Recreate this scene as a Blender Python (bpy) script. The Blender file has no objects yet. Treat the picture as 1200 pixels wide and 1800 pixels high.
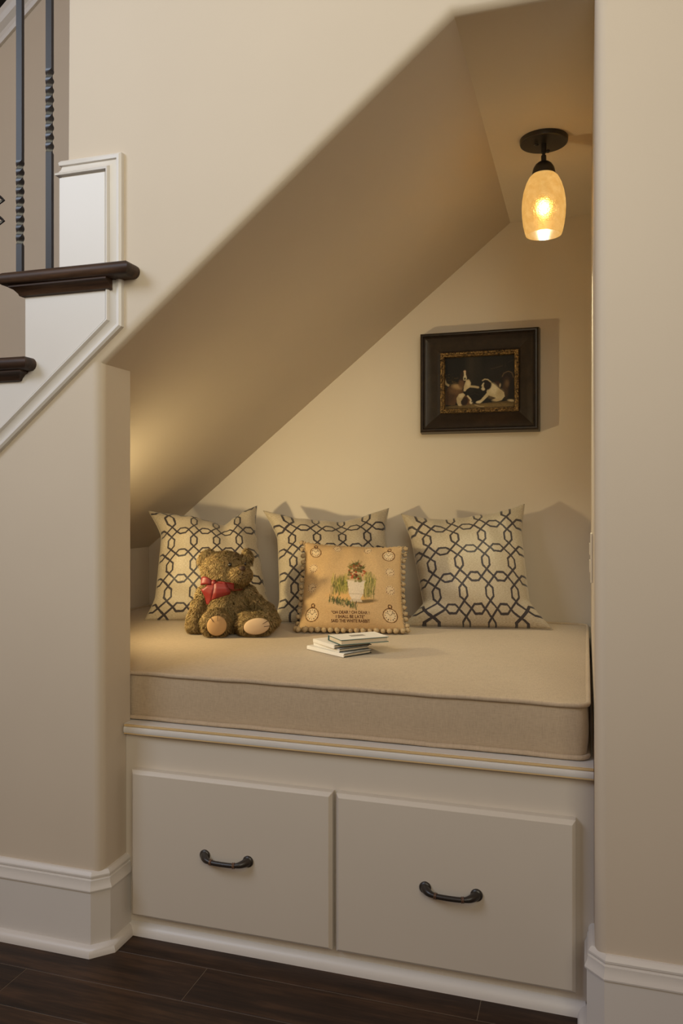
import bpy, bmesh, math, random
import numpy as np
from mathutils import Vector, Matrix

R = random.Random(7)
NP = np.random.default_rng(11)
scene = bpy.context.scene
COL = scene.collection

# ------------------------------------------------------------------ camera, world, lights, exposure
F = 1386.0
TH = math.atan2(429, 1386)
SN, CS = math.sin(TH), math.cos(TH)
CAMY, CAMZ = -1.51, 1.0
cd = bpy.data.cameras.new('camera')
cam = bpy.data.objects.new('camera', cd)
COL.objects.link(cam)
cam.location = (0, CAMY, CAMZ)
cam.rotation_euler = (math.pi / 2, 0, TH)
cd.sensor_fit = 'HORIZONTAL'
cd.sensor_width = 36
cd.lens = F / 1200 * 36
cd.shift_y = -20 / 1200
cd.clip_start = .02
scene.camera = cam


def ray(u, v):
    a = (u - 600) / F
    return Vector((-SN + a * CS, CS + a * SN, (880 - v) / F))


def aty(u, v, y):
    r = ray(u, v)
    return Vector((0, CAMY, CAMZ)) + r * ((y - CAMY) / r.y)


def atz(u, v, z):
    r = ray(u, v)
    return Vector((0, CAMY, CAMZ)) + r * ((z - CAMZ) / r.z)


def att(u, v, t):
    return Vector((0, CAMY, CAMZ)) + ray(u, v) * t


world = bpy.data.worlds.new('world')
scene.world = world
world.use_nodes = True
bg = world.node_tree.nodes['Background']
bg.inputs[0].default_value = (1.0, .58, .30, 1)
bg.inputs[1].default_value = .22


def area(name, loc, target, size, size_y, power, color, spread=180):
    l = bpy.data.lights.new(name, 'AREA')
    l.shape = 'RECTANGLE'
    l.size, l.size_y, l.energy, l.color = size, size_y, power, color
    l.spread = math.radians(spread)
    o = bpy.data.objects.new(name, l)
    COL.objects.link(o)
    o.location = loc
    o.rotation_euler = (Vector(target) - Vector(loc)).to_track_quat('-Z', 'Y').to_euler()
    return o


# hall ceiling lights in front of the nook, warm white
area('hall_ceiling_light', (.8, -2.6, 2.2), (-.6, 0, 1.7), 1.6, 1.6, 11.2, (1.0, .95, .76), 90)
area('hall_ceiling_light', (-.05, -3.1, 2.85), (-.85, 0, 2.15), 1.8, 1.3, 3.4, (1.0, .98, .75), 60)
# daylight from a high hall window on the left
area('hall_window_light', (-2.5, -2.3, 3.0), (-.8, 0, 1.9), 1.4, 1.4, 23, (.70, .82, 1.0), 120)

scene.view_settings.view_transform = 'Standard'
scene.view_settings.look = 'None'
scene.view_settings.exposure = 0.0
scene.view_settings.gamma = 1
scene.view_settings.use_curve_mapping = False

# ------------------------------------------------------------------ materials


def lin(c):
    return tuple(((x / 255) / 12.92 if x / 255 <= .04045 else ((x / 255 + .055) / 1.055) ** 2.4) for x in c)


def new_mat(name):
    m = bpy.data.materials.new(name)
    m.use_nodes = True
    return m, m.node_tree, m.node_tree.nodes['Principled BSDF']


def nd(nt, kind, **kw):
    n = nt.nodes.new(kind)
    for k, v in kw.items():
        setattr(n, k, v)
    return n


def math_node(nt, op, a, b=None, c=None):
    n = nd(nt, 'ShaderNodeMath', operation=op)
    for i, x in enumerate((a, b, c)):
        if x is None:
            continue
        if hasattr(x, 'default_value') or hasattr(x, 'links'):
            nt.links.new(x, n.inputs[i])
        else:
            n.inputs[i].default_value = x
    return n.outputs[0]


def coords(nt, scale=(1, 1, 1), uv=False, rot=(0, 0, 0)):
    tc = nd(nt, 'ShaderNodeTexCoord')
    mp = nd(nt, 'ShaderNodeMapping')
    mp.inputs['Scale'].default_value = scale
    mp.inputs['Rotation'].default_value = rot
    nt.links.new(tc.outputs['UV' if uv else 'Object'], mp.inputs[0])
    return mp.outputs[0]


def noise(nt, vec, scale, detail=3, rough=.5):
    n = nd(nt, 'ShaderNodeTexNoise')
    n.inputs['Scale'].default_value = scale
    n.inputs['Detail'].default_value = detail
    n.inputs['Roughness'].default_value = rough
    nt.links.new(vec, n.inputs['Vector'])
    return n.outputs['Fac']


def ramp(nt, fac, stops):
    r = nd(nt, 'ShaderNodeValToRGB')
    e = r.color_ramp.elements
    while len(e) < len(stops):
        e.new(.5)
    for i, (p, c) in enumerate(stops):
        e[i].position = p
        e[i].color = (*c, 1)
    nt.links.new(fac, r.inputs[0])
    return r.outputs[0]


def bump(nt, b, height, strength, dist=.001):
    n = nd(nt, 'ShaderNodeBump')
    n.inputs['Strength'].default_value = strength
    n.inputs['Distance'].default_value = dist
    nt.links.new(height, n.inputs['Height'])
    nt.links.new(n.outputs[0], b.inputs['Normal'])


def scl(c, k):
    return tuple(min(1, x * k) for x in c)


def painted(name, c, rough=.55, var=.03, bscale=260, bstr=.12, spec=.35):
    m, nt, b = new_mat(name)
    v = coords(nt)
    f = noise(nt, v, 3.0, 4)
    nt.links.new(ramp(nt, f, [(.3, scl(c, 1 - var)), (.7, scl(c, 1 + var))]), b.inputs['Base Color'])
    b.inputs['Roughness'].default_value = rough
    b.inputs['Specular IOR Level'].default_value = spec
    bump(nt, b, noise(nt, v, bscale, 2), bstr, .0006)
    return m


WALLC = (.62, .535, .432)
M = {}
M['wall'] = painted('wall_paint', WALLC, .6, .02, 320, .16)
M['trim'] = painted('trim_paint', (.70, .665, .63), .38, .02, 60, .03, .5)
M['cab'] = painted('cabinet_paint', (.62, .555, .475), .42, .02, 70, .04, .5)
M['bare'] = painted('bare_pine_edge', (.62, .44, .22), .6, .1, 90, .1)
M['iron'] = painted('black_iron', (.018, .017, .020), .36, .2, 200, .1, .6)
M['bronze'] = painted('oiled_bronze', (.022, .017, .014), .38, .35, 120, .1, .6)
M['copper'] = painted('rubbed_copper', (.12, .06, .035), .35, .3, 120, .1, .6)
M['plate'] = painted('ivory_plastic', (.70, .62, .48), .35, .01, 50, .0, .5)
M['dark'] = painted('dark_board', (.05, .04, .03), .8, .1, 80, .2)
M['white_cover'] = painted('white_cover', (.78, .74, .68), .35, .03, 40, .03, .5)
M['teal'] = painted('teal_board', (.05, .12, .11), .5, .1, 90, .1)
M['slate'] = painted('slate_board', (.035, .05, .05), .5, .1, 90, .1)
M['print'] = painted('grey_print', (.30, .27, .24), .5, .1, 90, .0)
M['suede'] = painted('tan_suede', (.47, .29, .145), .9, .06, 500, .3, .1)
M['suede2'] = painted('pale_suede', (.56, .40, .265), .9, .06, 500, .3, .1)
M['bead'] = painted('black_bead', (.012, .009, .008), .12, .0, 50, .0, .6)
M['nose'] = painted('brown_stitching', (.055, .028, .018), .6, .2, 500, .4)
M['bow'] = painted('red_satin', (.19, .011, .009), .5, .06, 400, .12, .5)
M['cord'] = painted('gold_cord', (.40, .29, .165), .75, .2, 500, .4, .2)
M['ink'] = painted('brown_thread', (.09, .035, .02), .9, .1, 500, .2, .1)


def striped_pages():
    m, nt, b = new_mat('page_block')
    v = coords(nt, (1, 1, 60))
    f = noise(nt, v, 30, 3)
    nt.links.new(ramp(nt, f, [(.35, (.50, .41, .29)), (.65, (.68, .58, .44))]), b.inputs['Base Color'])
    b.inputs['Roughness'].default_value = .8
    return m


M['pages'] = striped_pages()


def linen(name, c):
    m, nt, b = new_mat(name)
    va = coords(nt, (70, 700, 1500))
    vb = coords(nt, (1500, 70, 70))
    vc = coords(nt)
    a = noise(nt, va, 1.0, 3, .6)
    d = noise(nt, vb, 1.0, 3, .6)
    e = noise(nt, vc, 7, 3)
    s = math_node(nt, 'ADD', math_node(nt, 'MULTIPLY', math_node(nt, 'ADD', a, d), .45), math_node(nt, 'MULTIPLY', e, .1))
    nt.links.new(ramp(nt, s, [(.36, scl(c, .80)), (.5, c), (.66, scl(c, 1.15))]), b.inputs['Base Color'])
    b.inputs['Roughness'].default_value = .85
    b.inputs['Specular IOR Level'].default_value = .15
    b.inputs['Sheen Weight'].default_value = .15
    bump(nt, b, s, .35, .001)
    return m


M['linen'] = linen('tan_linen', (.45, .345, .235))
M['piping'] = linen('tan_linen_piping', (.47, .36, .25))


def trellis(name):
    """two-way chain of long hexagons joined by diamonds, woven in dark thread, in UV units of one repeat"""
    m, nt, b = new_mat(name)
    tc = nd(nt, 'ShaderNodeTexCoord')
    sp = nd(nt, 'ShaderNodeSeparateXYZ')
    wob = nd(nt, 'ShaderNodeTexNoise')
    wob.inputs['Scale'].default_value = 5
    nt.links.new(tc.outputs['UV'], wob.inputs['Vector'])
    nt.links.new(tc.outputs['UV'], sp.inputs[0])
    w2 = math_node(nt, 'MULTIPLY', math_node(nt, 'SUBTRACT', wob.outputs['Fac'], .5), .05)

    def fold(x):
        x = math_node(nt, 'ADD', x, w2)
        return math_node(nt, 'ABSOLUTE', math_node(nt, 'SUBTRACT', math_node(nt, 'FRACT', x), .5))
    fx, fy = fold(sp.outputs[0]), fold(sp.outputs[1])
    ax = math_node(nt, 'MAXIMUM', fx, fy)
    ay = math_node(nt, 'MINIMUM', fx, fy)
    A, Wd, T = .235, .135, .035
    d1 = math_node(nt, 'MULTIPLY', math_node(nt, 'ABSOLUTE', math_node(nt, 'SUBTRACT', math_node(nt, 'ADD', ax, ay), A)), .7071)
    h1 = math_node(nt, 'SUBTRACT', ay, Wd)
    h2 = math_node(nt, 'MULTIPLY', math_node(nt, 'SUBTRACT', math_node(nt, 'ADD', ay, A), ax), .7071)
    h = math_node(nt, 'ABSOLUTE', math_node(nt, 'MAXIMUM', h1, h2))
    d = math_node(nt, 'MINIMUM', d1, h)
    line = math_node(nt, 'LESS_THAN', d, T)
    mp = nd(nt, 'ShaderNodeMapping')
    mp.inputs['Scale'].default_value = (14, 60, 1)
    nt.links.new(tc.outputs['UV'], mp.inputs[0])
    n1 = noise(nt, mp.outputs[0], 1.0, 4, .7)
    base = ramp(nt, n1, [(.3, (.30, .235, .155)), (.5, (.44, .36, .25)), (.7, (.56, .48, .36))])
    dark = ramp(nt, n1, [(.3, (.020, .015, .017)), (.7, (.05, .038, .042))])
    mx = nd(nt, 'ShaderNodeMix', data_type='RGBA')
    nt.links.new(line, mx.inputs[0])
    nt.links.new(base, mx.inputs[6])
    nt.links.new(dark, mx.inputs[7])
    nt.links.new(mx.outputs[2], b.inputs['Base Color'])
    b.inputs['Roughness'].default_value = .5
    b.inputs['Specular IOR Level'].default_value = .4
    b.inputs['Sheen Weight'].default_value = .2
    bump(nt, b, n1, .3, .001)
    return m


M['trellis'] = trellis('trellis_fabric')


def vcol(name, rough, bscale=0, mul=1.0):
    m, nt, b = new_mat(name)
    at = nd(nt, 'ShaderNodeAttribute', attribute_name='col')
    nt.links.new(at.outputs['Color'], b.inputs['Base Color'])
    b.inputs['Roughness'].default_value = rough
    b.inputs['Specular IOR Level'].default_value = .2
    if bscale:
        bump(nt, b, noise(nt, coords(nt), bscale, 2), .35, .001)
    return m


M['tapestry'] = vcol('tapestry_weave', .9, 700)
M['canvas'] = vcol('painted_canvas', .55, 300)
M['fur'] = vcol('plush_fur', .75)
M['skin'] = painted('plush_backing', (.24, .16, .07), .9, .2, 300, .4, .1)


def wood_frame():
    m, nt, b = new_mat('ebonised_wood')
    f = noise(nt, coords(nt, (4, 4, 4)), 8, 5, .7)
    nt.links.new(ramp(nt, f, [(.3, (.012, .008, .006)), (.75, (.032, .020, .014))]), b.inputs['Base Color'])
    b.inputs['Roughness'].default_value = .33
    b.inputs['Specular IOR Level'].default_value = .4
    return m


def gilt():
    m, nt, b = new_mat('carved_gilt')
    f = noise(nt, coords(nt), 170, 3, .6)
    nt.links.new(ramp(nt, f, [(.36, (.03, .018, .008)), (.52, (.20, .12, .045)), (.72, (.48, .30, .11))]), b.inputs['Base Color'])
    b.inputs['Metallic'].default_value = .5
    b.inputs['Roughness'].default_value = .45
    bump(nt, b, f, .7, .003)
    return m


M['frame'] = wood_frame()
M['gilt'] = gilt()


def plank_mat(name, seed, k):
    m, nt, b = new_mat(name)
    v = coords(nt, (1.2, 14, 14))
    mp = v.node
    mp.inputs['Location'].default_value = (seed * 3.7, seed * 1.3, 0)
    f = noise(nt, v, 2.2, 6, .62)
    g = noise(nt, v, 14, 4, .6)
    s = math_node(nt, 'ADD', math_node(nt, 'MULTIPLY', f, .75), math_node(nt, 'MULTIPLY', g, .25))
    nt.links.new(ramp(nt, s, [(.34, scl((.016, .010, .0075), k)), (.5, scl((.040, .022, .0135), k)), (.68, scl((.095, .05, .027), k))]), b.inputs['Base Color'])
    b.inputs['Roughness'].default_value = .45
    b.inputs['Specular IOR Level'].default_value = .22
    bump(nt, b, s, .15, .001)
    return m


PL = [plank_mat('floor_walnut', i, k) for i, k in enumerate((1.0, .8, 1.2, .92))]
M['tread'] = plank_mat('tread_walnut', 9, 1.15)
M['joint'] = painted('plank_joint', (.17, .125, .085), .8, .1, 80, .1)


def shade_mat():
    m, nt, b = new_mat('amber_seeded_glass')
    nt.nodes.remove(b)
    out = nt.nodes['Material Output']
    v = coords(nt)
    n1 = noise(nt, v, 55, 3, .6)
    vo = nd(nt, 'ShaderNodeTexVoronoi')
    vo.inputs['Scale'].default_value = 260
    nt.links.new(v, vo.inputs['Vector'])
    em = nd(nt, 'ShaderNodeEmission')
    nt.links.new(ramp(nt, n1, [(.3, (.74, .40, .10)), (.7, (.88, .53, .17))]), em.inputs['Color'])
    em.inputs['Strength'].default_value = 1.0
    rf = nd(nt, 'ShaderNodeBsdfRefraction')
    rf.inputs['Color'].default_value = (1, .72, .36, 1)
    rf.inputs['Roughness'].default_value = .45
    rf.inputs['IOR'].default_value = 1.35
    bp = nd(nt, 'ShaderNodeBump')
    bp.inputs['Strength'].default_value = .5
    bp.inputs['Distance'].default_value = .002
    nt.links.new(vo.outputs['Distance'], bp.inputs['Height'])
    nt.links.new(bp.outputs[0], rf.inputs['Normal'])
    gl = nd(nt, 'ShaderNodeBsdfGlossy')
    gl.inputs['Roughness'].default_value = .2
    gl.inputs['Color'].default_value = (.015, .015, .015, 1)
    a1 = nd(nt, 'ShaderNodeMixShader')
    a1.inputs[0].default_value = .28
    nt.links.new(em.outputs[0], a1.inputs[1])
    nt.links.new(rf.outputs[0], a1.inputs[2])
    a2 = nd(nt, 'ShaderNodeAddShader')
    nt.links.new(a1.outputs[0], a2.inputs[0])
    nt.links.new(gl.outputs[0], a2.inputs[1])
    nt.links.new(a2.outputs[0], out.inputs['Surface'])
    return m


def emit(name, c, s):
    m, nt, b = new_mat(name)
    b.inputs['Base Color'].default_value = (0, 0, 0, 1)
    b.inputs['Emission Color'].default_value = (*c, 1)
    b.inputs['Emission Strength'].default_value = s
    return m


M['shade'] = shade_mat()
M['bulb'] = emit('glowing_bulb', (1.0, .95, .66), 2200)

# ------------------------------------------------------------------ mesh helpers


class MB:
    def __init__(s):
        s.v, s.f = [], []

    def add(s, vs, fs):
        o = len(s.v)
        s.v += [tuple(p) for p in vs]
        s.f += [tuple(i + o for i in f) for f in fs]
        return s

    def box(s, x0, x1, y0, y1, z0, z1):
        return s.add([(x, y, z) for x in (x0, x1) for y in (y0, y1) for z in (z0, z1)],
                     [(0, 1, 3, 2), (4, 6, 7, 5), (0, 4, 5, 1), (2, 3, 7, 6), (0, 2, 6, 4), (1, 5, 7, 3)])

    def prism(s, poly, mapf, a, b):
        n = len(poly)
        vs = [mapf(p, q, a) for p, q in poly] + [mapf(p, q, b) for p, q in poly]
        fs = [tuple(range(n)), tuple(range(2 * n - 1, n - 1, -1))]
        fs += [(i, i + n, (i + 1) % n + n, (i + 1) % n) for i in range(n)]
        return s.add(vs, fs)

    def sweep(s, path, prof, mapf, closed=False):
        """path: 2-D polyline; prof: (offset to the right of travel, height); mapf(p, q, h)"""
        n = len(path)
        P = [Vector(p) for p in path]
        k = len(prof)
        vs = []
        for i in range(n):
            ds = []
            if closed or i > 0:
                ds.append((P[i] - P[i - 1]).normalized())
            if closed or i < n - 1:
                ds.append((P[(i + 1) % n] - P[i]).normalized())
            ns = [Vector((d.y, -d.x)) for d in ds]
            m = ns[0] if len(ns) == 1 else (ns[0] + ns[1]) / (1 + ns[0].dot(ns[1]))
            for a, h in prof:
                q = P[i] + m * a
                vs.append(mapf(q.x, q.y, h))
        fs = []
        for i in range(n if closed else n - 1):
            j = (i + 1) % n
            for a in range(k):
                b = (a + 1) % k
                fs.append((i * k + a, j * k + a, j * k + b, i * k + b))
        if not closed:
            fs.append(tuple(range(k)))
            fs.append(tuple((n - 1) * k + a for a in range(k - 1, -1, -1)))
        return s.add(vs, fs)

    def tube(s, pts, rad, seg=10, closed=False, sq=None):
        pts = [Vector(p) for p in pts]
        n = len(pts)
        rad = rad if isinstance(rad, (list, tuple)) else [rad] * n
        up = None
        vs = []
        for i in range(n):
            a = pts[i - 1] if (i > 0 or closed) else pts[i]
            b = pts[(i + 1) % n] if (i < n - 1 or closed) else pts[i]
            t = (b - a).normalized()
            if up is None:
                up = t.orthogonal().normalized()
            else:
                up = (up - t * up.dot(t)).normalized()
            w = t.cross(up)
            for k in range(seg):
                th = 2 * math.pi * k / seg
                vs.append(pts[i] + (up * math.cos(th) + w * math.sin(th)) * rad[i])
        fs = []
        for i in range(n if closed else n - 1):
            j = (i + 1) % n
            for k in range(seg):
                l = (k + 1) % seg
                fs.append((i * seg + k, i * seg + l, j * seg + l, j * seg + k))
        if not closed:
            fs.append(tuple(range(seg - 1, -1, -1)))
            fs.append(tuple((n - 1) * seg + k for k in range(seg)))
        return s.add(vs, fs)

    def lathe(s, prof, c, seg=40, capped=True):
        vs, fs = [], []
        k = len(prof)
        for r, z in prof:
            for i in range(seg):
                th = 2 * math.pi * i / seg
                vs.append((c[0] + r * math.cos(th), c[1] + r * math.sin(th), c[2] + z))
        for a in range(k - 1):
            for i in range(seg):
                j = (i + 1) % seg
                fs.append((a * seg + i, a * seg + j, (a + 1) * seg + j, (a + 1) * seg + i))
        if capped:
            fs.append(tuple(range(seg - 1, -1, -1)))
            fs.append(tuple((k - 1) * seg + i for i in range(seg)))
        return s.add(vs, fs)

    def ellipsoid(s, mat, seg=16, rings=10):
        vs, fs = [], []
        for a in range(rings + 1):
            ph = math.pi * a / rings
            for i in range(seg):
                th = 2 * math.pi * i / seg
                vs.append(mat @ Vector((math.sin(ph) * math.cos(th), math.sin(ph) * math.sin(th), math.cos(ph))))
        for a in range(rings):
            for i in range(seg):
                j = (i + 1) % seg
                fs.append((a * seg + i, (a + 1) * seg + i, (a + 1) * seg + j, a * seg + j))
        return s.add(vs, fs)


def XZ(p, q, h):      # wall plane: h is height proud of the wall towards the room
    return (p, -h, q)


def XY(p, q, h):
    return (p, q, h)


def link(name, me, mat, parent=None, smooth=0):
    o = bpy.data.objects.new(name, me)
    COL.objects.link(o)
    if mat is not None:
        me.materials.append(mat)
    if parent is not None:
        o.parent = parent
        o.matrix_parent_inverse = parent_world(parent).inverted()
    return o


def parent_world(p):
    m = p.matrix_basis.copy()
    if p.parent is not None:
        m = parent_world(p.parent) @ p.matrix_parent_inverse @ m
    return m


def obj(name, mb, mat, parent=None, smooth=0, bev=0, bevseg=3, solid=0):
    me = bpy.data.meshes.new(name)
    me.from_pydata(mb.v, [], mb.f)
    bm = bmesh.new()
    bm.from_mesh(me)
    bmesh.ops.remove_doubles(bm, verts=bm.verts, dist=1e-6)
    bmesh.ops.recalc_face_normals(bm, faces=bm.faces)
    if bev:
        es = [e for e in bm.edges if len(e.link_faces) == 2 and e.calc_face_angle(0) > .5]
        bmesh.ops.bevel(bm, geom=es, offset=bev, segments=bevseg, profile=.5, affect='EDGES', clamp_overlap=True)
    bm.to_mesh(me)
    bm.free()
    o = link(name, me, mat, parent)
    if solid:
        md = o.modifiers.new('thickness', 'SOLIDIFY')
        md.thickness = solid
        md.offset = 0
    if smooth or bev:
        shade(o, smooth or 40)
    return o


def shade(o, ang):
    me = o.data
    me.polygons.foreach_set('use_smooth', [True] * len(me.polygons))
    me.set_sharp_from_angle(angle=math.radians(ang))
    md = o.modifiers.new('weighted', 'WEIGHTED_NORMAL')
    md.keep_sharp = True
    md.weight = 100


def tag(o, label=None, cat=None, group=None, kind=None):
    if label:
        o['label'] = label
    if cat:
        o['category'] = cat
    if group:
        o['group'] = group
    if kind:
        o['kind'] = kind
    return o


def thing(name, loc, label, cat, group=None):
    o = bpy.data.objects.new(name, None)
    o.empty_display_size = .05
    o.location = loc
    COL.objects.link(o)
    return tag(o, label, cat, group)


def struct(o, label=None, cat=None):
    return tag(o, label, cat, kind='structure')


# ------------------------------------------------------------------ main dimensions (metres)
XL, XR = -1.025, .016          # opening jambs
WT = .118                      # front wall thickness
YB = 1.20                      # back wall
ZC = 1.938                     # nook ceiling
XK = -1.622                    # knee wall
SL = .81                       # stair pitch
XS = -.243                     # where slope meets flat ceiling


def slope_z(x):
    return ZC + SL * (x - XS)


# ---- front wall with the nook opening, bullnosed
XE = -1.112                    # end of the upper wall beside the open stair


def build_front_wall():
    bm = bmesh.new()
    pts = [(-2.7, 0), (XL, 0), (XL, slope_z(XL)), (XS, ZC), (XR, ZC), (XR, 0), (1.6, 0), (1.6, 3.3), (XE, 3.3),
           (XE, slope_z(XE) + .075), (-2.32, .02), (-2.7, .02)]
    pts[9] = (XE, 1.285)
    pts[10] = (-2.7, 1.285 + .822 * (-2.7 - XE))
    pts = pts[:11]
    vs = [bm.verts.new((x, 0, z)) for x, z in pts]
    f = bm.faces.new(vs)
    ex = bmesh.ops.extrude_face_region(bm, geom=[f])
    bmesh.ops.translate(bm, verts=[g for g in ex['geom'] if isinstance(g, bmesh.types.BMVert)], vec=(0, WT, 0))
    bmesh.ops.recalc_face_normals(bm, faces=bm.faces)
    keep = {(1, 2), (2, 3), (3, 4), (4, 5), (8, 9)}
    es = []
    for a, b in keep:
        pa, pb = pts[a], pts[b]
        for e in bm.edges:
            q = sorted([(round(v.co.x, 4), round(v.co.z, 4)) for v in e.verts])
            if all(abs(v.co.y) < 1e-5 for v in e.verts) and q == sorted([(round(pa[0], 4), round(pa[1], 4)), (round(pb[0], 4), round(pb[1], 4))]):
                es.append(e)
    bmesh.ops.bevel(bm, geom=es, offset=.022, segments=8, profile=.5, affect='EDGES')
    bmesh.ops.triangulate(bm, faces=[f for f in bm.faces if len(f.verts) > 4])
    me = bpy.data.meshes.new('wall_front')
    bm.to_mesh(me)
    bm.free()
    o = link('wall_front', me, M['wall'])
    shade(o, 35)
    return struct(o, 'beige painted stair wall with a rounded sloping nook opening', 'wall')


build_front_wall()
struct(obj('wall_back', MB().box(-3.6, 1.6, YB, YB + .1, 0, 3.9), M['wall']), 'beige back wall of the nook, running on behind the stair', 'wall')
struct(obj('wall_right', MB().box(XR, XR + .1, WT, YB, 0, 3.3), M['wall']), 'beige right side wall inside the nook', 'wall')
struct(obj('wall_left', MB().box(XK - .1, XK, WT, YB, 0, slope_z(XK) - .001), M['wall']), 'low beige knee wall under the slope at the end of the nook', 'wall')
struct(obj('ceiling', MB().box(XS, XR, WT, YB, ZC, ZC + .05), M['wall']), 'small flat beige ceiling of the nook', 'ceiling')
sb = MB().prism([(XK - .1, slope_z(XK - .1)), (XS, ZC), (XS, ZC + .05), (XK - .1, slope_z(XK - .1) + .05)], lambda p, q, h: (p, h, q), WT, YB)
struct(obj('ceiling_slope', sb, M['wall']), 'sloping beige underside of the stair over the nook', 'ceiling')

# ---- floor: planks running along the wall
fl = struct(obj('floor', MB().box(-4.5, 3.0, -6.0, .12, -.05, -.0007), M['joint']), 'dark walnut plank floor of the hall', 'floor')
y = .132
row = 0
PW = .1155
ends = {0: [-.2], 1: [-1.9, -.773, .42], 2: [-2.3, -1.141, .05], 3: [-1.75, -.5, .7], 4: [-2.0, -.95, .2]}
while y > -2.5:
    xs = [-2.85] + ends.get(row, sorted([R.uniform(-2.3, -1.3), R.uniform(-.9, -.2), R.uniform(.3, 1.0)])) + [1.65]
    for a, b in zip(xs[:-1], xs[1:]):
        mb = MB().box(a + .0007, b - .0007, y - PW + .0007, min(y, .118) - .0007, -.012, 0)
        obj('plank', mb, R.choice(PL), fl, bev=.0006, bevseg=1)
    y -= PW
    row += 1

# ---- baseboards with cap profile and shoe
BP = [(0, 0), (.014, 0), (.014, .1365), (.0178, .1375), (.0182, .1405), (.0160, .146), (.0135, .152), (.0128, .159),
      (.0128, .1605), (.0098, .1612), (.0095, .1635), (.0112, .1660), (.0112, .1695), (.0085, .1745), (.0045, .1775), (0, .178)]
SHOE = [(0, 0)] + [(.017 * math.cos(a), .021 * math.sin(a)) for a in [i * math.pi / 16 for i in range(9)]]


def offs(prof, d):
    return [(a + d, h) for a, h in prof]


CY = .100                                   # cabinet face
lp = [(-2.7, 0), (XL - .022, 0), (XL, .022), (XL, CY)]
bl = struct(obj('baseboard_left', MB().sweep(lp, BP, XY), M['trim'], smooth=25), 'tall white baseboard with moulded cap left of the nook', 'baseboard')
obj('shoe_molding', MB().sweep(lp, offs(SHOE, .014), XY), M['trim'], bl, smooth=35)
rp = [(XR, CY), (XR, .022), (XR + .022, 0), (1.6, 0)]
br = struct(obj('baseboard_right', MB().sweep(rp, BP, XY), M['trim'], smooth=25), 'tall white baseboard with moulded cap right of the nook', 'baseboard')
obj('shoe_molding', MB().sweep(rp, offs(SHOE, .014), XY), M['trim'], br, smooth=35)

# ------------------------------------------------------------------ staircase (upper left)
st = thing('staircase', (-1.3, .5, 0), 'dark wood stair treads with white stringer beside the nook wall', 'staircase')
ZT = [1.512, 1.322, 1.132, .942]            # tread tops, top one first
XRI = [-1.213, -1.213 - .2345, -1.213 - .469, -1.213 - .7035]    # riser under each
TD = -.014                                   # face of the white board (proud of the wall)
# stringer board, stepped on top, mitred to the pitch below


def trim_low(x):                             # lower edge of the diagonal moulding
    return 1.384 + .822 * (x + .958)


def trim_up(x):
    return trim_low(x) + .052


poly = [(-1.0045, trim_up(-1.0045)), (-1.0045, ZT[0] - .028)]
poly += [(XRI[0], ZT[0] - .028), (XRI[0], ZT[1] - .028), (XRI[1], ZT[1] - .028), (XRI[1], ZT[2] - .028), (XRI[2], ZT[2] - .028),
         (XRI[2], ZT[3] - .028), (-2.0, ZT[3] - .028), (-2.0, trim_up(-2.0) - .002)]
obj('stringer', MB().prism(poly, XZ, .0002, -TD), M['trim'], st)
poly = [(x, max(z, 1.30 + .822 * (x - XE))) for x, z in poly if x < XE]
poly = [(XE - .002, 1.30), (XE - .002, ZT[0] - .03)] + poly
obj('carriage', MB().prism(poly, XZ, -.10, -.0004), M['trim'], st)
# panel on the wall end above the top tread
obj('wall_end_panel', MB().prism([(-1.124, ZT[0]), (-1.0045, ZT[0]), (-1.0045, 1.7215), (-1.124, 1.7215)], XZ, .0002, -TD), M['trim'], st, bev=.003, bevseg=2)
obj('wall_end_return', MB().box(-1.124, XE - .0005, .0004, .135, ZT[0], 1.735), M['trim'], st)
# moulding: raking leg, vertical leg and top leg that turns the wall end
TP = [(0, 0), (0, .008), (.003, .008), (.0035, .0185), (.007, .0195), (.0095, .0170), (.011, .0135), (.018, .0095), (.0255, .0075), (.0265, .0125), (.033, .0138), (.0375, .010), (.038, 0)]
path = [(-2.0, trim_up(-2.0)), (-1.004, trim_up(-1.004)), (-1.004, 1.722), (-1.06, 1.722)]
obj('stringer_molding', MB().sweep(path, TP, XZ), M['trim'], st, smooth=25)
obj('molding_return', MB().sweep([(XE, .135), (XE, 0), (-1.06, 0)], [(h, 1.722 + a) for a, h in TP], XY), M['trim'], st, smooth=25)


def tread(i, x_end):
    z = ZT[i]
    x0 = XRI[i] - .047                       # nosing
    yf = -.052
    th = .029
    # half-round nosed board: front (side return), left nosing and right return
    prof = [(0, 0)] + [(th / 2 * .9 * math.sin(a), -th / 2 + th / 2 * math.cos(a)) for a in [k * math.pi / 8 for k in range(9)]] + [(0, -th)]
    mb = MB()
    r = th / 2 * .9
    mb.box(x0 + r, x_end - r, yf + r, YB - .002, z - th, z)
    loop = [(x0 + r, YB - .002), (x0 + r, yf + r), (x_end - r, yf + r), (x_end - r, -TD * 0 - .0005)]
    mb.sweep(loop, [(a, h + z) for a, h in prof], XY)
    t = obj('tread', mb, M['tread'], st, smooth=35)
    cv = [(0, 0), (.026, 0), (.026, -.004), (.018, -.008), (.011, -.016), (.009, -.021), (.0, -.023)]
    cl = [(XRI[i] - .0, YB - .002), (XRI[i] - .0, TD), (x_end - .048, TD), (x_end - .048, -.001)]
    if i == 0:
        cl = cl[:3]
        cl[2] = (x_end - .060, TD)
    obj('cove_molding', MB().sweep(cl, [(a, h + z - th) for a, h in cv], XY), M['tread'], t, smooth=30)
    obj('riser', MB().box(XRI[i], XRI[i] + .018, .02, YB - .002, z - .19, z - th), M['trim'], st)


tread(0, -.926)
tread(1, XRI[0] + .030)
tread(2, XRI[1] + .030)
tread(3, XRI[2] + .030)

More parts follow.
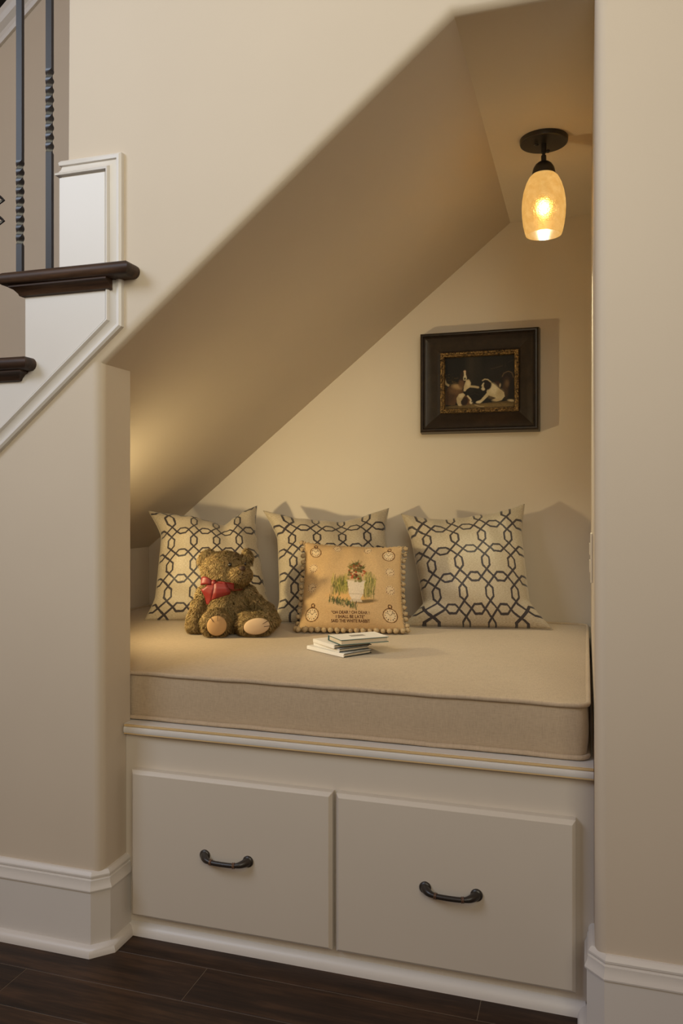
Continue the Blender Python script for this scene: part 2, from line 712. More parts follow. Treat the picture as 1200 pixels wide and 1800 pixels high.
rail = thing('stair_railing', (-1.3, .0, ZT[1]), 'black iron balusters under a dark handrail on the stair treads', 'railing')


def rail_z(x):                               # underside of the handrail
    return 2.187 + .822 * (x + 1.28)


YR = -.002


def bar(mb, x, z0, z1, tw=None, h=.0066):
    """square bar; tw = (z from, z to, turns)"""
    zs = [z0, z1] if not tw else [z0, tw[0]] + [tw[0] + (tw[1] - tw[0]) * k / 90 for k in range(1, 90)] + [tw[1], z1]
    vs = []
    for z in zs:
        a = 0 if not tw else 2 * math.pi * tw[2] * min(1, max(0, (z - tw[0]) / (tw[1] - tw[0])))
        a = a + math.radians(14)
        for k in range(4):
            th = a + math.pi / 4 + k * math.pi / 2
            q = h * 1.414
            vs.append((x + q * math.cos(th), YR + q * math.sin(th), z))
    fs = []
    for i in range(len(zs) - 1):
        for k in range(4):
            l = (k + 1) % 4
            fs.append((i * 4 + k, i * 4 + l, i * 4 + 4 + l, i * 4 + 4 + k))
    fs += [(3, 2, 1, 0), tuple((len(zs) - 1) * 4 + k for k in range(4))]
    mb.add(vs, fs)
    return mb


def baluster(x, zb, tw):
    o = obj('baluster', bar(MB(), x, zb, rail_z(x) + .01, tw), M['iron'], rail, smooth=50)
    return o


baluster(-1.237, ZT[0], (1.585, 1.778, 2.25))
baluster(-1.157, ZT[0], (1.785, 1.975, 2.25))
xb = -1.318
b3 = baluster(xb, ZT[1], None)
bk = MB()
zc = 1.672
for k in range(4):
    for s in (0, 1):
        pts = []
        z0 = zc + (.001 if s else -.047)
        for j in range(9):
            t = j / 8
            r = .0055 + .026 * (1 - abs(2 * t - 1))
            th = k * math.pi / 2 + math.radians(10) + (t - .5) * .9
            pts.append((xb + r * math.cos(th), YR + r * math.sin(th), z0 + .046 * t))
        bk.tube(pts, .0034, 6)
obj('basket', bk, M['iron'], b3, smooth=50)
for z in (1.62, 1.726):
    obj('collar', MB().lathe([(.006, -.006), (.0105, -.003), (.0105, .003), (.006, .006)], (xb, YR, z), 14), M['iron'], b3, smooth=50)
for x, zb in ((-1.398, ZT[1]), (-1.474, ZT[1]), (-1.552, ZT[2]), (-1.632, ZT[2]), (-1.708, ZT[2])):
    baluster(x, zb, (zb + .15, zb + .33, 2.5))
hp = [(-.026, 0), (-.030, .008), (-.030, .022), (-.022, .030), (-.026, .044), (-.016, .056), (.016, .056), (.026, .044), (.022, .030), (.030, .022), (.030, .008), (.026, 0)]
mb = MB()
xa, xz = -2.2, XE - .002
n = len(hp)
mb.add([(x, YR + a, rail_z(x) + h * 1.27) for x in (xa, xz) for a, h in hp],
       [tuple(range(n)), tuple(range(2 * n - 1, n - 1, -1))] + [(i, i + n, (i + 1) % n + n, (i + 1) % n) for i in range(n)])
obj('handrail', mb, M['iron'], rail, smooth=45)

# raking moulding high on the far stair wall
CP = [(0, 0), (0, .012), (.014, .016), (.020, .012), (.034, .012), (.048, .030), (.062, .036), (.072, .036), (.10, .040), (.10, 0)]
z1 = 2.885
cm = MB().sweep([(-1.2, z1 + .785 * (2.318 - 1.2)), (-3.3, z1 + .785 * (2.318 - 3.3))], CP, lambda p, q, h: (p, YB - h, q))
struct(obj('trim_1', cm, M['trim'], smooth=25), 'white raking crown moulding high on the far stair wall', 'moulding')

# ------------------------------------------------------------------ bench cabinet
cab = thing('bench_cabinet', ((XL + XR) / 2, CY, 0), 'white built-in bench cabinet with two wide drawers under the seat', 'cabinet')
obj('face_frame', MB().box(XL + .0005, XR - .0005, CY, CY + .02, 0, .462), M['cab'], cab)
obj('shoe_molding', MB().sweep([(XL + .016, CY), (XR - .016, CY)], [(a * 1.15, h * 1.15) for a, h in SHOE], XY), M['trim'], cab, smooth=35)


def drawer(x0, x1, hx):
    z0, z1, yf, c = .046, .381, .076, .007
    vs = []
    for (xa, xb, za, zb, yy) in ((x0, x1, z0, z1, CY), (x0, x1, z0, z1, yf + c), (x0 + c, x1 - c, z0 + c, z1 - c * 1.15, yf)):
        vs += [(xa, yy, za), (xb, yy, za), (xb, yy, zb), (xa, yy, zb)]
    fs = [(3, 2, 1, 0), (8, 9, 10, 11)]
    for a in (0, 4):
        fs += [(a + i, a + (i + 1) % 4, a + 4 + (i + 1) % 4, a + 4 + i) for i in range(4)]
    d = obj('drawer', MB().add(vs, fs), M['cab'], cab, bev=.0012, bevseg=2)
    # bail pull: two oval feet, arms, ringed grip
    zc = .212
    h = MB()
    for s in (-1, 1):
        m = Matrix.Translation((hx + s * .052, yf - .002, zc)) @ Matrix.Diagonal((.0125, .006, .0125, 1)).to_4x4()
        h.ellipsoid(m, 18, 10)
    pts, rad = [], []
    for k in range(41):
        t = math.sin((k / 20 - 1) * math.pi / 2)
        a = abs(t)
        out = .0185 * (1 - a ** 6) + .0025 * (1 - a * a)
        pts.append((hx + t * .052, yf - .003 - out, zc - .004 * (1 - a ** 3)))
        rad.append(.0053 + .0042 * max(0, (a - .62) / .38))
    h.tube(pts, rad, 12)
    p = obj('handle', h, M['bronze'], d, smooth=50)
    for k in (13, 27):
        q0, q1 = Vector(pts[k]), Vector(pts[k + 1])
        dq = (q1 - q0).normalized()
        obj('ring', MB().tube([q0 + dq * t for t in (-.003, -.0022, -.0014, -.0004, .0004, .0014, .0022, .003)], [.0055, .0066, .0066, .0056, .0056, .0066, .0066, .0055], 14), M['copper'], d, smooth=50)
    p['label'] = 'dark oil-rubbed bronze bail pull'
    return d


drawer(-.999, -.513, -.756)
drawer(-.505, -.018, -.260)

top = thing('seat_board', ((XL + XR) / 2, .07, .462), 'white bench board with bare wood edge lines above the drawers', 'bench top')
bt = [(XL + .001, .091), (XR - .001, .091), (XR - .001, YB - .001), (XK + .001, YB - .001), (XK + .001, WT + .001), (XL + .001, WT + .001)]
obj('board', MB().prism(bt, XY, .462, .4825), M['trim'], top)
nose = [(0, .4620), (.0055, .4625), (.0075, .4655), (.0080, .4720), (.0070, .4760), (.0040, .4775), (.0, .4778)]
obj('nosing', MB().sweep([(XL + .004, .091), (XR - .001, .091)], nose, XY), M['trim'], top, smooth=40)
o = obj('edge_strip', MB().box(XL + .004, XR - .001, .0845, .0912, .4776, .4822), M['bare'], top, bev=.0012, bevseg=2)
o['label'] = 'bare wood strip along the front edge'
obj('edge_strip', MB().box(XL + .004, XR - .001, .0850, .0910, .4605, .4632), M['bare'], top)

# ------------------------------------------------------------------ seat cushion
cu = thing('seat_cushion', (-.8, .65, .483), 'thick tan linen bench cushion with piped edges filling the seat', 'cushion')
CX0, CX1, CY0, CY1 = XK + .010, .002, .128, YB - .010
RC = .020                                    # plan corner radius
CZ0, CZ1 = .492, .592


def crown(x, y):
    a = min((x - CX0), (CX1 - x)) / .18
    b = min((y - CY0), (CY1 - y)) / .20
    f = (1 - (1 - max(0, min(1, a))) ** 2.6) * (1 - (1 - max(0, min(1, b))) ** 2.6)
    w = .0024 * math.sin(x * 61 + 2.2 * math.sin(y * 13)) * math.exp(-(y - CY0) / .04) + .0022 * math.sin(x * 7.3) * math.sin(y * 9)
    return CZ1 + .0155 * f + w * min(1, max(0, b * 6)) * math.exp(-(y - CY0) / .12)


def plan(x, y):
    """pull the square corners of the plan in to a radius"""
    cx = min(max(x, CX0 + RC), CX1 - RC)
    cy = min(max(y, CY0 + RC), CY1 - RC)
    d = Vector((x - cx, y - cy))
    if abs(d.x) > 1e-9 and abs(d.y) > 1e-9:
        d = d * (max(abs(d.x), abs(d.y)) / d.length)
    return cx + d.x, cy + d.y


def grid01(n):
    return [0.5 - .5 * math.cos(math.pi * i / n) for i in range(n + 1)]


NXc, NYc = 170, 90
us, vs_ = grid01(NXc), grid01(NYc)
mb = MB()
V = []
for b in vs_:
    for a in us:
        x, y = plan(CX0 + (CX1 - CX0) * a, CY0 + (CY1 - CY0) * b)
        V.append((x, y, crown(x, y)))
FC = [(j * (NXc + 1) + i, j * (NXc + 1) + i + 1, (j + 1) * (NXc + 1) + i + 1, (j + 1) * (NXc + 1) + i) for j in range(NYc) for i in range(NXc)]
mb.add(V, FC)


def outline(off, step=.006):
    pts = []
    x0, x1, y0, y1 = CX0 - off, CX1 + off, CY0 - off, CY1 + off
    r = RC + off
    for (cx, cy, a0, p, q) in ((x1 - r, y0 + r, -90, (x0 + r, y0), (x1 - r, y0)), (x1 - r, y1 - r, 0, (x1, y0 + r), (x1, y1 - r)),
                               (x0 + r, y1 - r, 90, (x1 - r, y1), (x0 + r, y1)), (x0 + r, y0 + r, 180, (x0, y1 - r), (x0, y0 + r))):
        n = int((Vector(q) - Vector(p)).length / step)
        pts += [tuple(Vector(p).lerp(Vector(q), i / n)) for i in range(n)]
        pts += [(cx + r * math.cos(math.radians(a0 + 90 * i / 6)), cy + r * math.sin(math.radians(a0 + 90 * i / 6))) for i in range(6)]
    return pts


nb = 8
base_o = outline(0)
n4 = len(base_o)
Vb = []
for j in range(nb + 1):
    k = .004 * math.sin(math.pi * j / nb)
    for x, y in base_o:
        fx = 1 if x > CX1 - RC else (-1 if x < CX0 + RC else 0)
        fy = 1 if y > CY1 - RC else (-1 if y < CY0 + RC else 0)
        w = .7 if fx and fy else 1
        Vb.append((x + fx * k * w, y + fy * k * w, CZ0 + (CZ1 - CZ0) * j / nb))
Fb = [(j * n4 + i, j * n4 + (i + 1) % n4, (j + 1) * n4 + (i + 1) % n4, (j + 1) * n4 + i) for j in range(nb) for i in range(n4)]
Fb.append(tuple(range(n4 - 1, -1, -1)))
mb.add(Vb, Fb)
obj('cover', mb, M['linen'], cu, smooth=50)


def piping(z, dz):
    pts = []
    for i, (x, y) in enumerate(outline(.0028)):
        pts.append((x, y, z + dz * (math.sin(i * .14) + .6 * math.sin(i * .31 + 1))))
    return MB().tube(pts, .0052, 8, closed=True)


obj('piping', piping(CZ1 + .001, .0006), M['piping'], cu, smooth=60)
obj('piping', piping(CZ0 - .003, .0005), M['piping'], cu, smooth=60)
ZS = .6090                                    # height of the seat where things rest


def seat(x, y):
    return crown(x, y)


# ------------------------------------------------------------------ pillows


def smoothn(s, t, k, ph):
    return math.sin(s * k + ph) * math.cos(t * k * .8 + ph * 1.7)


class Pillow:
    """BL, BR, TR, TL corners; T half thickness; pull = (left, right, bottom, top) how far each edge is drawn in"""

    def __init__(s, BL, BR, TR, TL, T, pull, chop=None, wr=.004, ph=0, ex=4.0, ears=None):
        s.ears = [Vector(e) for e in ears] if ears else None
        s.ex = ex
        s.c = [Vector(p) for p in (BL, BR, TR, TL)]
        s.T, s.pull, s.chop, s.wr, s.ph = T, pull, chop, wr, ph
        n = (s.c[1] - s.c[0]).cross(s.c[3] - s.c[0])
        n += (s.c[3] - s.c[2]).cross(s.c[1] - s.c[2])
        s.n = n.normalized()
        if s.n.y > 0:
            s.n = -s.n

    def __call__(s, a, b, side, off=0):
        """a, b in [-1, 1]; side +1 front (towards the room)"""
        l, r, bo, to = s.pull
        ka = l if a < 0 else r
        kb = bo if b < 0 else to
        ea = a * (1 - ka * (1 - abs(b) ** s.ex))
        eb = b * (1 - kb * (1 - abs(a) ** s.ex))
        th = max(0, (1 - a * a) * (1 - b * b))
        h = s.T * th ** .47
        if s.chop:
            c0, wl, wr_, dep = s.chop
            w = wl if a < c0 else wr_
            g = math.exp(-(abs(a - c0) / w) ** 1.5)
            rise = max(0, (b + .1) / 1.1) ** 2
            eb -= dep * g * rise
            h *= 1 - .35 * g * rise
            h += s.T * .25 * math.exp(-((a - c0 - w * 1.3) / (w * .8)) ** 2) * rise * th ** .42
            h += s.T * .22 * math.exp(-((a - c0 + w * 1.3) / (w * .8)) ** 2) * rise * th ** .42
        edge = th ** .25 * (1 - .6 * th)
        h += s.wr * edge * (math.sin(9 * a + 7 * b * a + s.ph) + .7 * math.sin(11 * b - 6 * a * b + 2 * s.ph)) * (1 if side > 0 else .3)
        p = (s.c[0] * ((1 - ea) * (1 - eb)) + s.c[1] * ((1 + ea) * (1 - eb)) + s.c[2] * ((1 + ea) * (1 + eb)) + s.c[3] * ((1 - ea) * (1 + eb))) / 4
        if s.ears:
            for (ca, cb), ev in zip(((-1, -1), (1, -1), (1, 1), (-1, 1)), s.ears):
                g = max(0, 1 - math.hypot(abs(a - ca), abs(b - cb)) / .42)
                p = p + ev * g ** 1.15
        p = p + s.n * (side * (h + off))
        zf = seat(min(max(p.x, CX0), CX1), min(max(p.y, CY0), CY1)) + .0015 if False else ZF[0]
        if p.z < zf:
            p.z = zf
        if p.y > YB - .004:
            p.y = YB - .004
        return p

    def mesh(s, name, N, rep=4.4, col=None, uvo=(0, 0)):
        g = [-math.cos(math.pi * i / N) * .35 + (-1 + 2 * i / N) * .65 for i in range(N + 1)]
        V, Fc, UV = [], [], []
        idx = {}
        for side in (1, -1):
            for j in range(N + 1):
                for i in range(N + 1):
                    if side < 0 and (i in (0, N) or j in (0, N)):
                        idx[(side, i, j)] = idx[(1, i, j)]
                        continue
                    idx[(side, i, j)] = len(V)
                    V.append(tuple(s(g[i], g[j], side)))
                    UV.append((g[i], g[j]))
            for j in range(N):
                for i in range(N):
                    q = [idx[(side, i, j)], idx[(side, i + 1, j)], idx[(side, i + 1, j + 1)], idx[(side, i, j + 1)]]
                    Fc.append(tuple(q if side > 0 else q[::-1]))
        me = bpy.data.meshes.new(name)
        me.from_pydata(V, [], Fc)
        uv = me.uv_layers.new(name='UVMap')
        arr = np.array(UV)
        li = np.zeros(len(me.loops), dtype=np.int32)
        me.loops.foreach_get('vertex_index', li)
        uvl = arr[li] * .5 * rep + np.array(uvo)
        uv.data.foreach_set('uv', uvl.astype(np.float32).ravel())
        if col is not None:
            at = me.attributes.new('col', 'FLOAT_COLOR', 'POINT')
            H, Wd, _ = col.shape
            ix = np.clip(((arr[:, 0] + 1) / 2 * (Wd - 1)).round().astype(int), 0, Wd - 1)
            iy = np.clip(((1 - arr[:, 1]) / 2 * (H - 1)).round().astype(int), 0, H - 1)
            c = np.ones((len(V), 4), dtype=np.float32)
            c[:, :3] = col[iy, ix]
            nf = (N + 1) ** 2
            c[nf:, :3] = col[2, 2]
            at.data.foreach_set('color', c.ravel())
        me.polygons.foreach_set('use_smooth', [True] * len(me.polygons))
        return me


ZF = [ZS]


def seam_tube(P, n=160, off=0):
    pts = []
    for k in range(4):
        for i in range(n // 4):
            t = -1 + 2 * i / (n // 4)
            a, b = ((t, -1), (1, t), (-t, 1), (-1, -t))[k]
            pts.append(P(a, b, 1))
    return pts


def throw_pillow(P, label, uvo, rep=4.4):
    o = thing('throw_pillow', (P.c[0] + P.c[1]) / 2, label, 'pillow', 'trellis pillows along the back of the seat')
    cv = link('cover', P.mesh('cover', 70, rep, None, uvo), M['trellis'], o)
    obj('seam', MB().tube(seam_tube(P), .0014, 5, closed=True), M['trellis'], o, smooth=60)
    return o


def zrest(u, v, dz=0):
    p = atz(u, v, ZS)
    p.z += dz
    return p


# left: chopped, its corner tucked under the slope
P1 = Pillow(atz(264, 1091, ZS), atz(480, 1091, ZS), aty(446, 897, 1.05), aty(284, 905, .865), .092, (.05, .05, -.01, .02), (.32, .60, .30, .25), .006, .4, 4.0,
            [(-.022, 0, 0), (.02, 0, 0), (.012, 0, .018), (-.050, 0, .014)])
throw_pillow(P1, 'trellis-patterned pillow with a deeply chopped top behind the teddy bear', (.16, .30))
P2 = Pillow(atz(488, 1095, ZS), atz(702, 1092, ZS), aty(676, 900, 1.10), aty(482, 908, 1.02), .088, (.05, .05, -.01, .03), (.20, .75, .45, .15), .006, 2.1, 4.0,
            [(-.012, 0, 0), (.02, 0, 0), (.014, 0, .016), (-.042, 0, .024)])
throw_pillow(P2, 'trellis-patterned pillow standing behind the small fringed tapestry pillow', (.08, .05))
P3 = Pillow(atz(752, 1102, ZS), atz(938, 1105, ZS), aty(914, 896, 1.12), aty(716, 912, 1.04), .100, (.0, .03, -.01, .03), (-.30, .45, .8, .06), .006, 4.0, 4.0,
            [(-.080, -.012, 0), (.056, .004, 0), (.014, 0, .020), (-.022, 0, .018)])
throw_pillow(P3, 'fully visible trellis-patterned pillow nearest the outlet on the side wall', (.05, .10), 4.15)

# ------------------------------------------------------------------ small raster painter for woven / painted pictures


class Canvas:
    def __init__(s, w, h, c):
        s.w, s.h = w, h
        s.a = np.tile(np.array(lin(c)), (h, w, 1)).astype(np.float64)
        s.Y, s.X = np.mgrid[0:h, 0:w].astype(np.float64)

    def put(s, m, c, al=1.0):
        c = np.array(lin(c))
        m = (np.clip(m, 0, 1) * al)[..., None]
        s.a = s.a * (1 - m) + c * m

    def ell(s, cx, cy, rx, ry, c, ang=0, al=1, soft=.8):
        t = math.radians(ang)
        dx, dy = s.X - cx, s.Y - cy
        p = (dx * math.cos(t) + dy * math.sin(t)) / rx
        q = (-dx * math.sin(t) + dy * math.cos(t)) / ry
        d = (np.sqrt(p * p + q * q) - 1) * min(rx, ry)
        s.put(.5 - d / soft, c, al)

    def line(s, pts, w, c, al=1, soft=.8):
        d = np.full((s.h, s.w), 1e9)
        for (x0, y0), (x1, y1) in zip(pts[:-1], pts[1:]):
            vx, vy = x1 - x0, y1 - y0
            L = vx * vx + vy * vy + 1e-9
            t = np.clip(((s.X - x0) * vx + (s.Y - y0) * vy) / L, 0, 1)
            d = np.minimum(d, np.hypot(s.X - x0 - t * vx, s.Y - y0 - t * vy))
        s.put(.5 - (d - w / 2) / soft, c, al)

    def poly(s, pts, c, al=1):
        ins = np.zeros((s.h, s.w), bool)
        n = len(pts)
        for i in range(n):
            x0, y0 = pts[i]
            x1, y1 = pts[(i + 1) % n]
            if y0 == y1:
                continue
            cnd = ((s.Y >= min(y0, y1)) & (s.Y < max(y0, y1)))
            xi = x0 + (s.Y - y0) * (x1 - x0) / (y1 - y0)
            ins ^= cnd & (s.X < xi)
        s.put(ins.astype(float), c, al)

    def speckle(s, k):
        s.a *= 1 + NP.normal(0, k, (s.h, s.w, 1))
        s.a = np.clip(s.a, 0, 1)


# ---- tapestry: watches, dials and a garden motif on gold ground
def tapestry_canvas():
    N = 300
    c = Canvas(N, N, (190, 157, 114))
    brown, cream, pale = (82, 50, 30), (212, 188, 152), (216, 192, 156)

    def watch(x, y, r, ang=0, ringtop=True, sx=1.0):
        c.ell(x, y, r * sx + 2.4, r * 1.12 + 2.4, brown, ang)
        c.ell(x, y, r * sx, r * 1.12, (196, 160, 116), ang)
        c.ell(x, y, r * sx - 2, r * 1.12 - 2, cream, ang)
        for k in range(12):
            t = k * math.pi / 6
            c.ell(x + .72 * r * sx * math.sin(t), y - .80 * r * math.cos(t), 1.5, 1.9, brown)
        c.line([(x - .45 * r, y - .45 * r), (x, y), (x + .5 * r, y - .55 * r)], 1.5, brown)
        c.ell(x, y + .45 * r, .26 * r, .26 * r, (206, 176, 138))
        if ringtop:
            c.ell(x + 1, y - r * 1.5, 6.4, 7.2, brown)
            c.ell(x + 1, y - r * 1.5, 3.6, 4.4, (192, 156, 110))
            c.line([(x, y - r * 1.18), (x, y - r * 1.28)], 4, brown)

    def dial(x, y, r):
        c.ell(x, y, r, r * 1.1, pale, al=.55)
        for k in range(12):
            t = k * math.pi / 6
            c.ell(x + .85 * r * math.sin(t), y - .92 * r * math.cos(t), 1.6, 2.0, (120, 82, 54))
        c.line([(x - .1 * r, y + .45 * r), (x, y), (x + .55 * r, y)], 1.3, brown)

    watch(36, 254, 18)
    watch(264, 252, 19)
    watch(37, 40, 15, 8, True, 1.05)
    watch(262, 42, 16, -8, True, 1.05)
    for x, y in ((32, 100), (268, 104), (30, 168), (268, 170)):
        dial(x, y, 14)
    dial(105, 20, 13)
    dial(198, 22, 13)
    # garden motif (plain planter with red blossom among grasses)
    c.ell(150, 202, 62, 16, (206, 160, 98), 6, .8, 10)
    c.ell(126, 158, 26, 30, (120, 110, 58), 0, .75, 10)
    c.ell(206, 150, 16, 34, (134, 126, 70), 0, .7, 10)
    for k in range(90):
        x = R.uniform(92, 142)
        yb = R.uniform(150, 196)
        c.line([(x, yb), (x + R.uniform(-6, 4), yb - R.uniform(12, 34))], R.uniform(1.2, 2.2), R.choice([(92, 96, 42), (140, 132, 64), (70, 76, 40), (172, 156, 84)]), .8)
    for k in range(70):
        x = R.uniform(190, 224)
        yb = R.uniform(130, 204)
        c.line([(x, yb), (x + R.uniform(-3, 8), yb - R.uniform(12, 36))], R.uniform(1.2, 2.0), R.choice([(98, 98, 50), (150, 138, 74), (78, 82, 46), (186, 168, 96)]), .8)
    c.ell(196, 212, 30, 6, (66, 60, 44), -10, .8, 4)
    # off-white planter
    c.poly([(141, 146), (193, 146), (188, 190), (180, 206), (154, 206), (146, 190)], (208, 190, 168))
    c.line([(140, 146), (194, 146)], 5, (188, 166, 140))
    c.line([(146, 190), (188, 190)], 1.5, (150, 126, 104), .7)
    c.poly([(152, 206), (182, 206), (186, 216), (148, 216)], (190, 170, 146))
    # red blossom mass
    for k in range(40):
        t = R.uniform(0, 6.28)
        q = math.sqrt(R.random())
        c.ell(168 + 30 * q * math.cos(t), 114 + 36 * q * math.sin(t), R.uniform(3, 6), R.uniform(3, 7), R.choice([(96, 92, 50), (74, 74, 40), (122, 112, 62)]), R.uniform(0, 90), .85)
    for k in range(46):
        t = R.uniform(0, 6.28)
        q = math.sqrt(R.random())
        c.ell(168 + 27 * q * math.cos(t), 112 + 33 * q * math.sin(t), R.uniform(2, 4), R.uniform(2, 4), R.choice([(150, 52, 34), (104, 34, 26), (170, 78, 48), (82, 74, 40)]), 0, .85)
    for k in range(16):
        t = R.uniform(3.4, 6.0)
        c.line([(168, 110), (168 + 30 * math.cos(t), 106 + 40 * math.sin(t))], 1.5, (90, 90, 48), .7)
    # front tuft
    for k in range(110):
        x = R.uniform(86, 168)
        yb = 212 + (x - 86) * .26 + R.uniform(-6, 8)
        c.line([(x, yb), (x + R.uniform(-5, 5), yb - R.uniform(7, 19))], R.uniform(1.2, 2.2), R.choice([(60, 66, 44), (84, 90, 54), (110, 112, 66), (52, 56, 46)]), .85)
    c.speckle(.07)
    return c.a


# the fringed pillow
ZF[0] = ZS
P4 = Pillow(atz(524, 1111, ZS), atz(712, 1114, ZS), aty(707, 961, .845), aty(535, 953, .80), .060, (.06, .055, -.01, .07), None, .003, 1.0, 3.0)
for i in (0, 1):
    P4.c[i].z += .006
tp = thing('tapestry_pillow', (P4.c[0] + P4.c[1]) / 2, 'small gold tapestry pillow with watches, lettering and knotted fringe', 'pillow')
link('cover', P4.mesh('cover', 210, 1, tapestry_canvas()), M['tapestry'], tp)


def lettering():
    lines = [('"OH DEAR ! OH DEAR !', -.69, .086), ('I SHALL BE LATE"', -.775, .086), ('SAID THE WHITE RABBIT', -.858, .086)]
    V, Fc = [], []
    for txt, b0, hgt in lines:
        cu_ = bpy.data.curves.new('t', 'FONT')
        cu_.body = txt
        cu_.align_x = 'CENTER'
        cu_.size = 1
        cu_.resolution_u = 3
        cu_.offset = .012
        to = bpy.data.objects.new('t', cu_)
        COL.objects.link(to)
        dg = bpy.context.evaluated_depsgraph_get()
        me = bpy.data.meshes.new_from_object(to.evaluated_get(dg))
        xs = [v.co.x for v in me.vertices]
        wid = max(xs) - min(xs)
        mid = (max(xs) + min(xs)) / 2
        tw = {0: .74, 1: .56, 2: .74}[lines.index((txt, b0, hgt))]
        o0 = len(V)
        for v in me.vertices:
            V.append(P4((v.co.x - mid) / wid * tw + .0, b0 + v.co.y * hgt, 1, .0007))
        Fc += [tuple(o0 + i for i in p.vertices) for p in me.polygons]
        bpy.data.objects.remove(to)
        bpy.data.curves.remove(cu_)
        bpy.data.meshes.remove(me)
    me = bpy.data.meshes.new('lettering')
    me.from_pydata([tuple(v) for v in V], [], Fc)
    o = link('lettering', me, M['ink'], tp)
    o['label'] = 'three lines of dark brown embroidered lettering'


lettering()
# fringe: looped braid and knotted balls
sp = seam_tube(P4, 320)
obj('braid', MB().tube([p + Vector((.0022 * math.sin(i * 2.1), -.0018 + .002 * math.cos(i * 2.1), .0022 * math.cos(i * 1.7))) for i, p in enumerate([Vector((v.x, v.y, max(v.z, ZS + .0065))) for v in sp])], .0022, 6, closed=True), M['cord'], tp, smooth=60)


def knot_mesh():
    bm = bmesh.new()
    bmesh.ops.create_icosphere(bm, subdivisions=2, radius=1)
    for v in bm.verts:
        p = v.co
        k = 1 + .16 * math.sin(7 * p.x + 3 * p.z) * math.sin(6 * p.y + 2 * p.x)
        v.co = p * k
    me = bpy.data.meshes.new('fringe_knot')
    bm.to_mesh(me)
    bm.free()
    me.materials.append(M['cord'])
    me.polygons.foreach_set('use_smooth', [True] * len(me.polygons))
    return me


KM = knot_mesh()


def loop_mesh():
    pts = [(.55 * math.sin(t) * (1.0), .18 * math.sin(2 * t), 1 - math.cos(t)) for t in [2 * math.pi * k / 14 for k in range(14)]]
    mb = MB().tube(pts, .2, 5, closed=True)
    me = bpy.data.meshes.new('fringe_loop')
    me.from_pydata(mb.v, [], mb.f)
    me.materials.append(M['cord'])
    me.polygons.foreach_set('use_smooth', [True] * len(me.polygons))
    return me


LM = loop_mesh()


def add_inst(name, me, parent, mat4):
    o = bpy.data.objects.new(name, me)
    COL.objects.link(o)
    o.parent = parent
    o.matrix_parent_inverse = parent_world(parent).inverted()
    o.matrix_basis = mat4
    return o


ctr = P4(0, 0, 1)
for edge, cnt in (('L', 15), ('R', 15), ('B', 17)):
    for i in range(cnt):
        t = -.97 + 1.94 * i / (cnt - 1)
        a, b = {'L': (-1, t), 'R': (1, t), 'B': (t, -1)}[edge]
        p = P4(a, b, 1)
        out = {'L': P4(-1, t, 1) - P4(-.9, t, 1), 'R': P4(1, t, 1) - P4(.9, t, 1), 'B': Vector((0, -1, 0))}[edge]
        out = Vector((out.x, out.y * .3, out.z)).normalized() if edge != 'B' else Vector((0, -1, 0))
        d = R.uniform(.008, .012)
        s = R.uniform(.0062, .0078) if edge != 'B' else R.uniform(.0072, .0090)
        q = p + out * (d if edge != 'B' else .011) + Vector((0, R.uniform(-.004, .001), R.uniform(-.002, .002)))
        if edge == 'B':
            q.z = ZS + s * 1.25
        q.z = max(q.z, ZS + s * 1.25)
        add_inst('fringe_knot', KM, tp, Matrix.Translation(q) @ Matrix.Rotation(R.uniform(0, 6), 4, 'Y') @ Matrix.Diagonal((s, s, s * 1.05, 1)))
        w = (out + Vector((0, 0, R.uniform(-.5, .5)))).normalized()
        rot = w.to_track_quat('Z', 'X').to_matrix().to_4x4()
        pl = p.copy()
        pl.z = max(pl.z, ZS + .009)
        add_inst('fringe_loop', LM, tp, Matrix.Translation(pl) @ rot @ Matrix.Rotation(R.uniform(0, 3), 4, 'Z') @ Matrix.Scale(.0085, 4))

# ------------------------------------------------------------------ teddy bear
T0 = 2.35
PX = T0 / F
cw = ray(400, 1050)
Wd = Vector((-cw.x, -cw.y, 0)).normalized()       # towards the viewer
Rt = Vector((-Wd.y, Wd.x, 0))                     # to the bear's left arm side in view
Zu = Vector((0, 0, 1))
BASE = Matrix((Rt, Wd, Zu)).transposed().to_4x4()


def bear_m(u, v, off, ru, rv, rw, ang=0, yaw=0, pitch=0):
    p = att(u, v, T0 - off)
    k = PX
    return (Matrix.Translation(p) @ BASE @ Matrix.Rotation(math.radians(yaw), 4, 'Z') @ Matrix.Rotation(math.radians(pitch), 4, 'X')
            @ Matrix.Rotation(math.radians(ang), 4, 'Y') @ Matrix.Diagonal((ru * k, rw * k, rv * k, 1)))


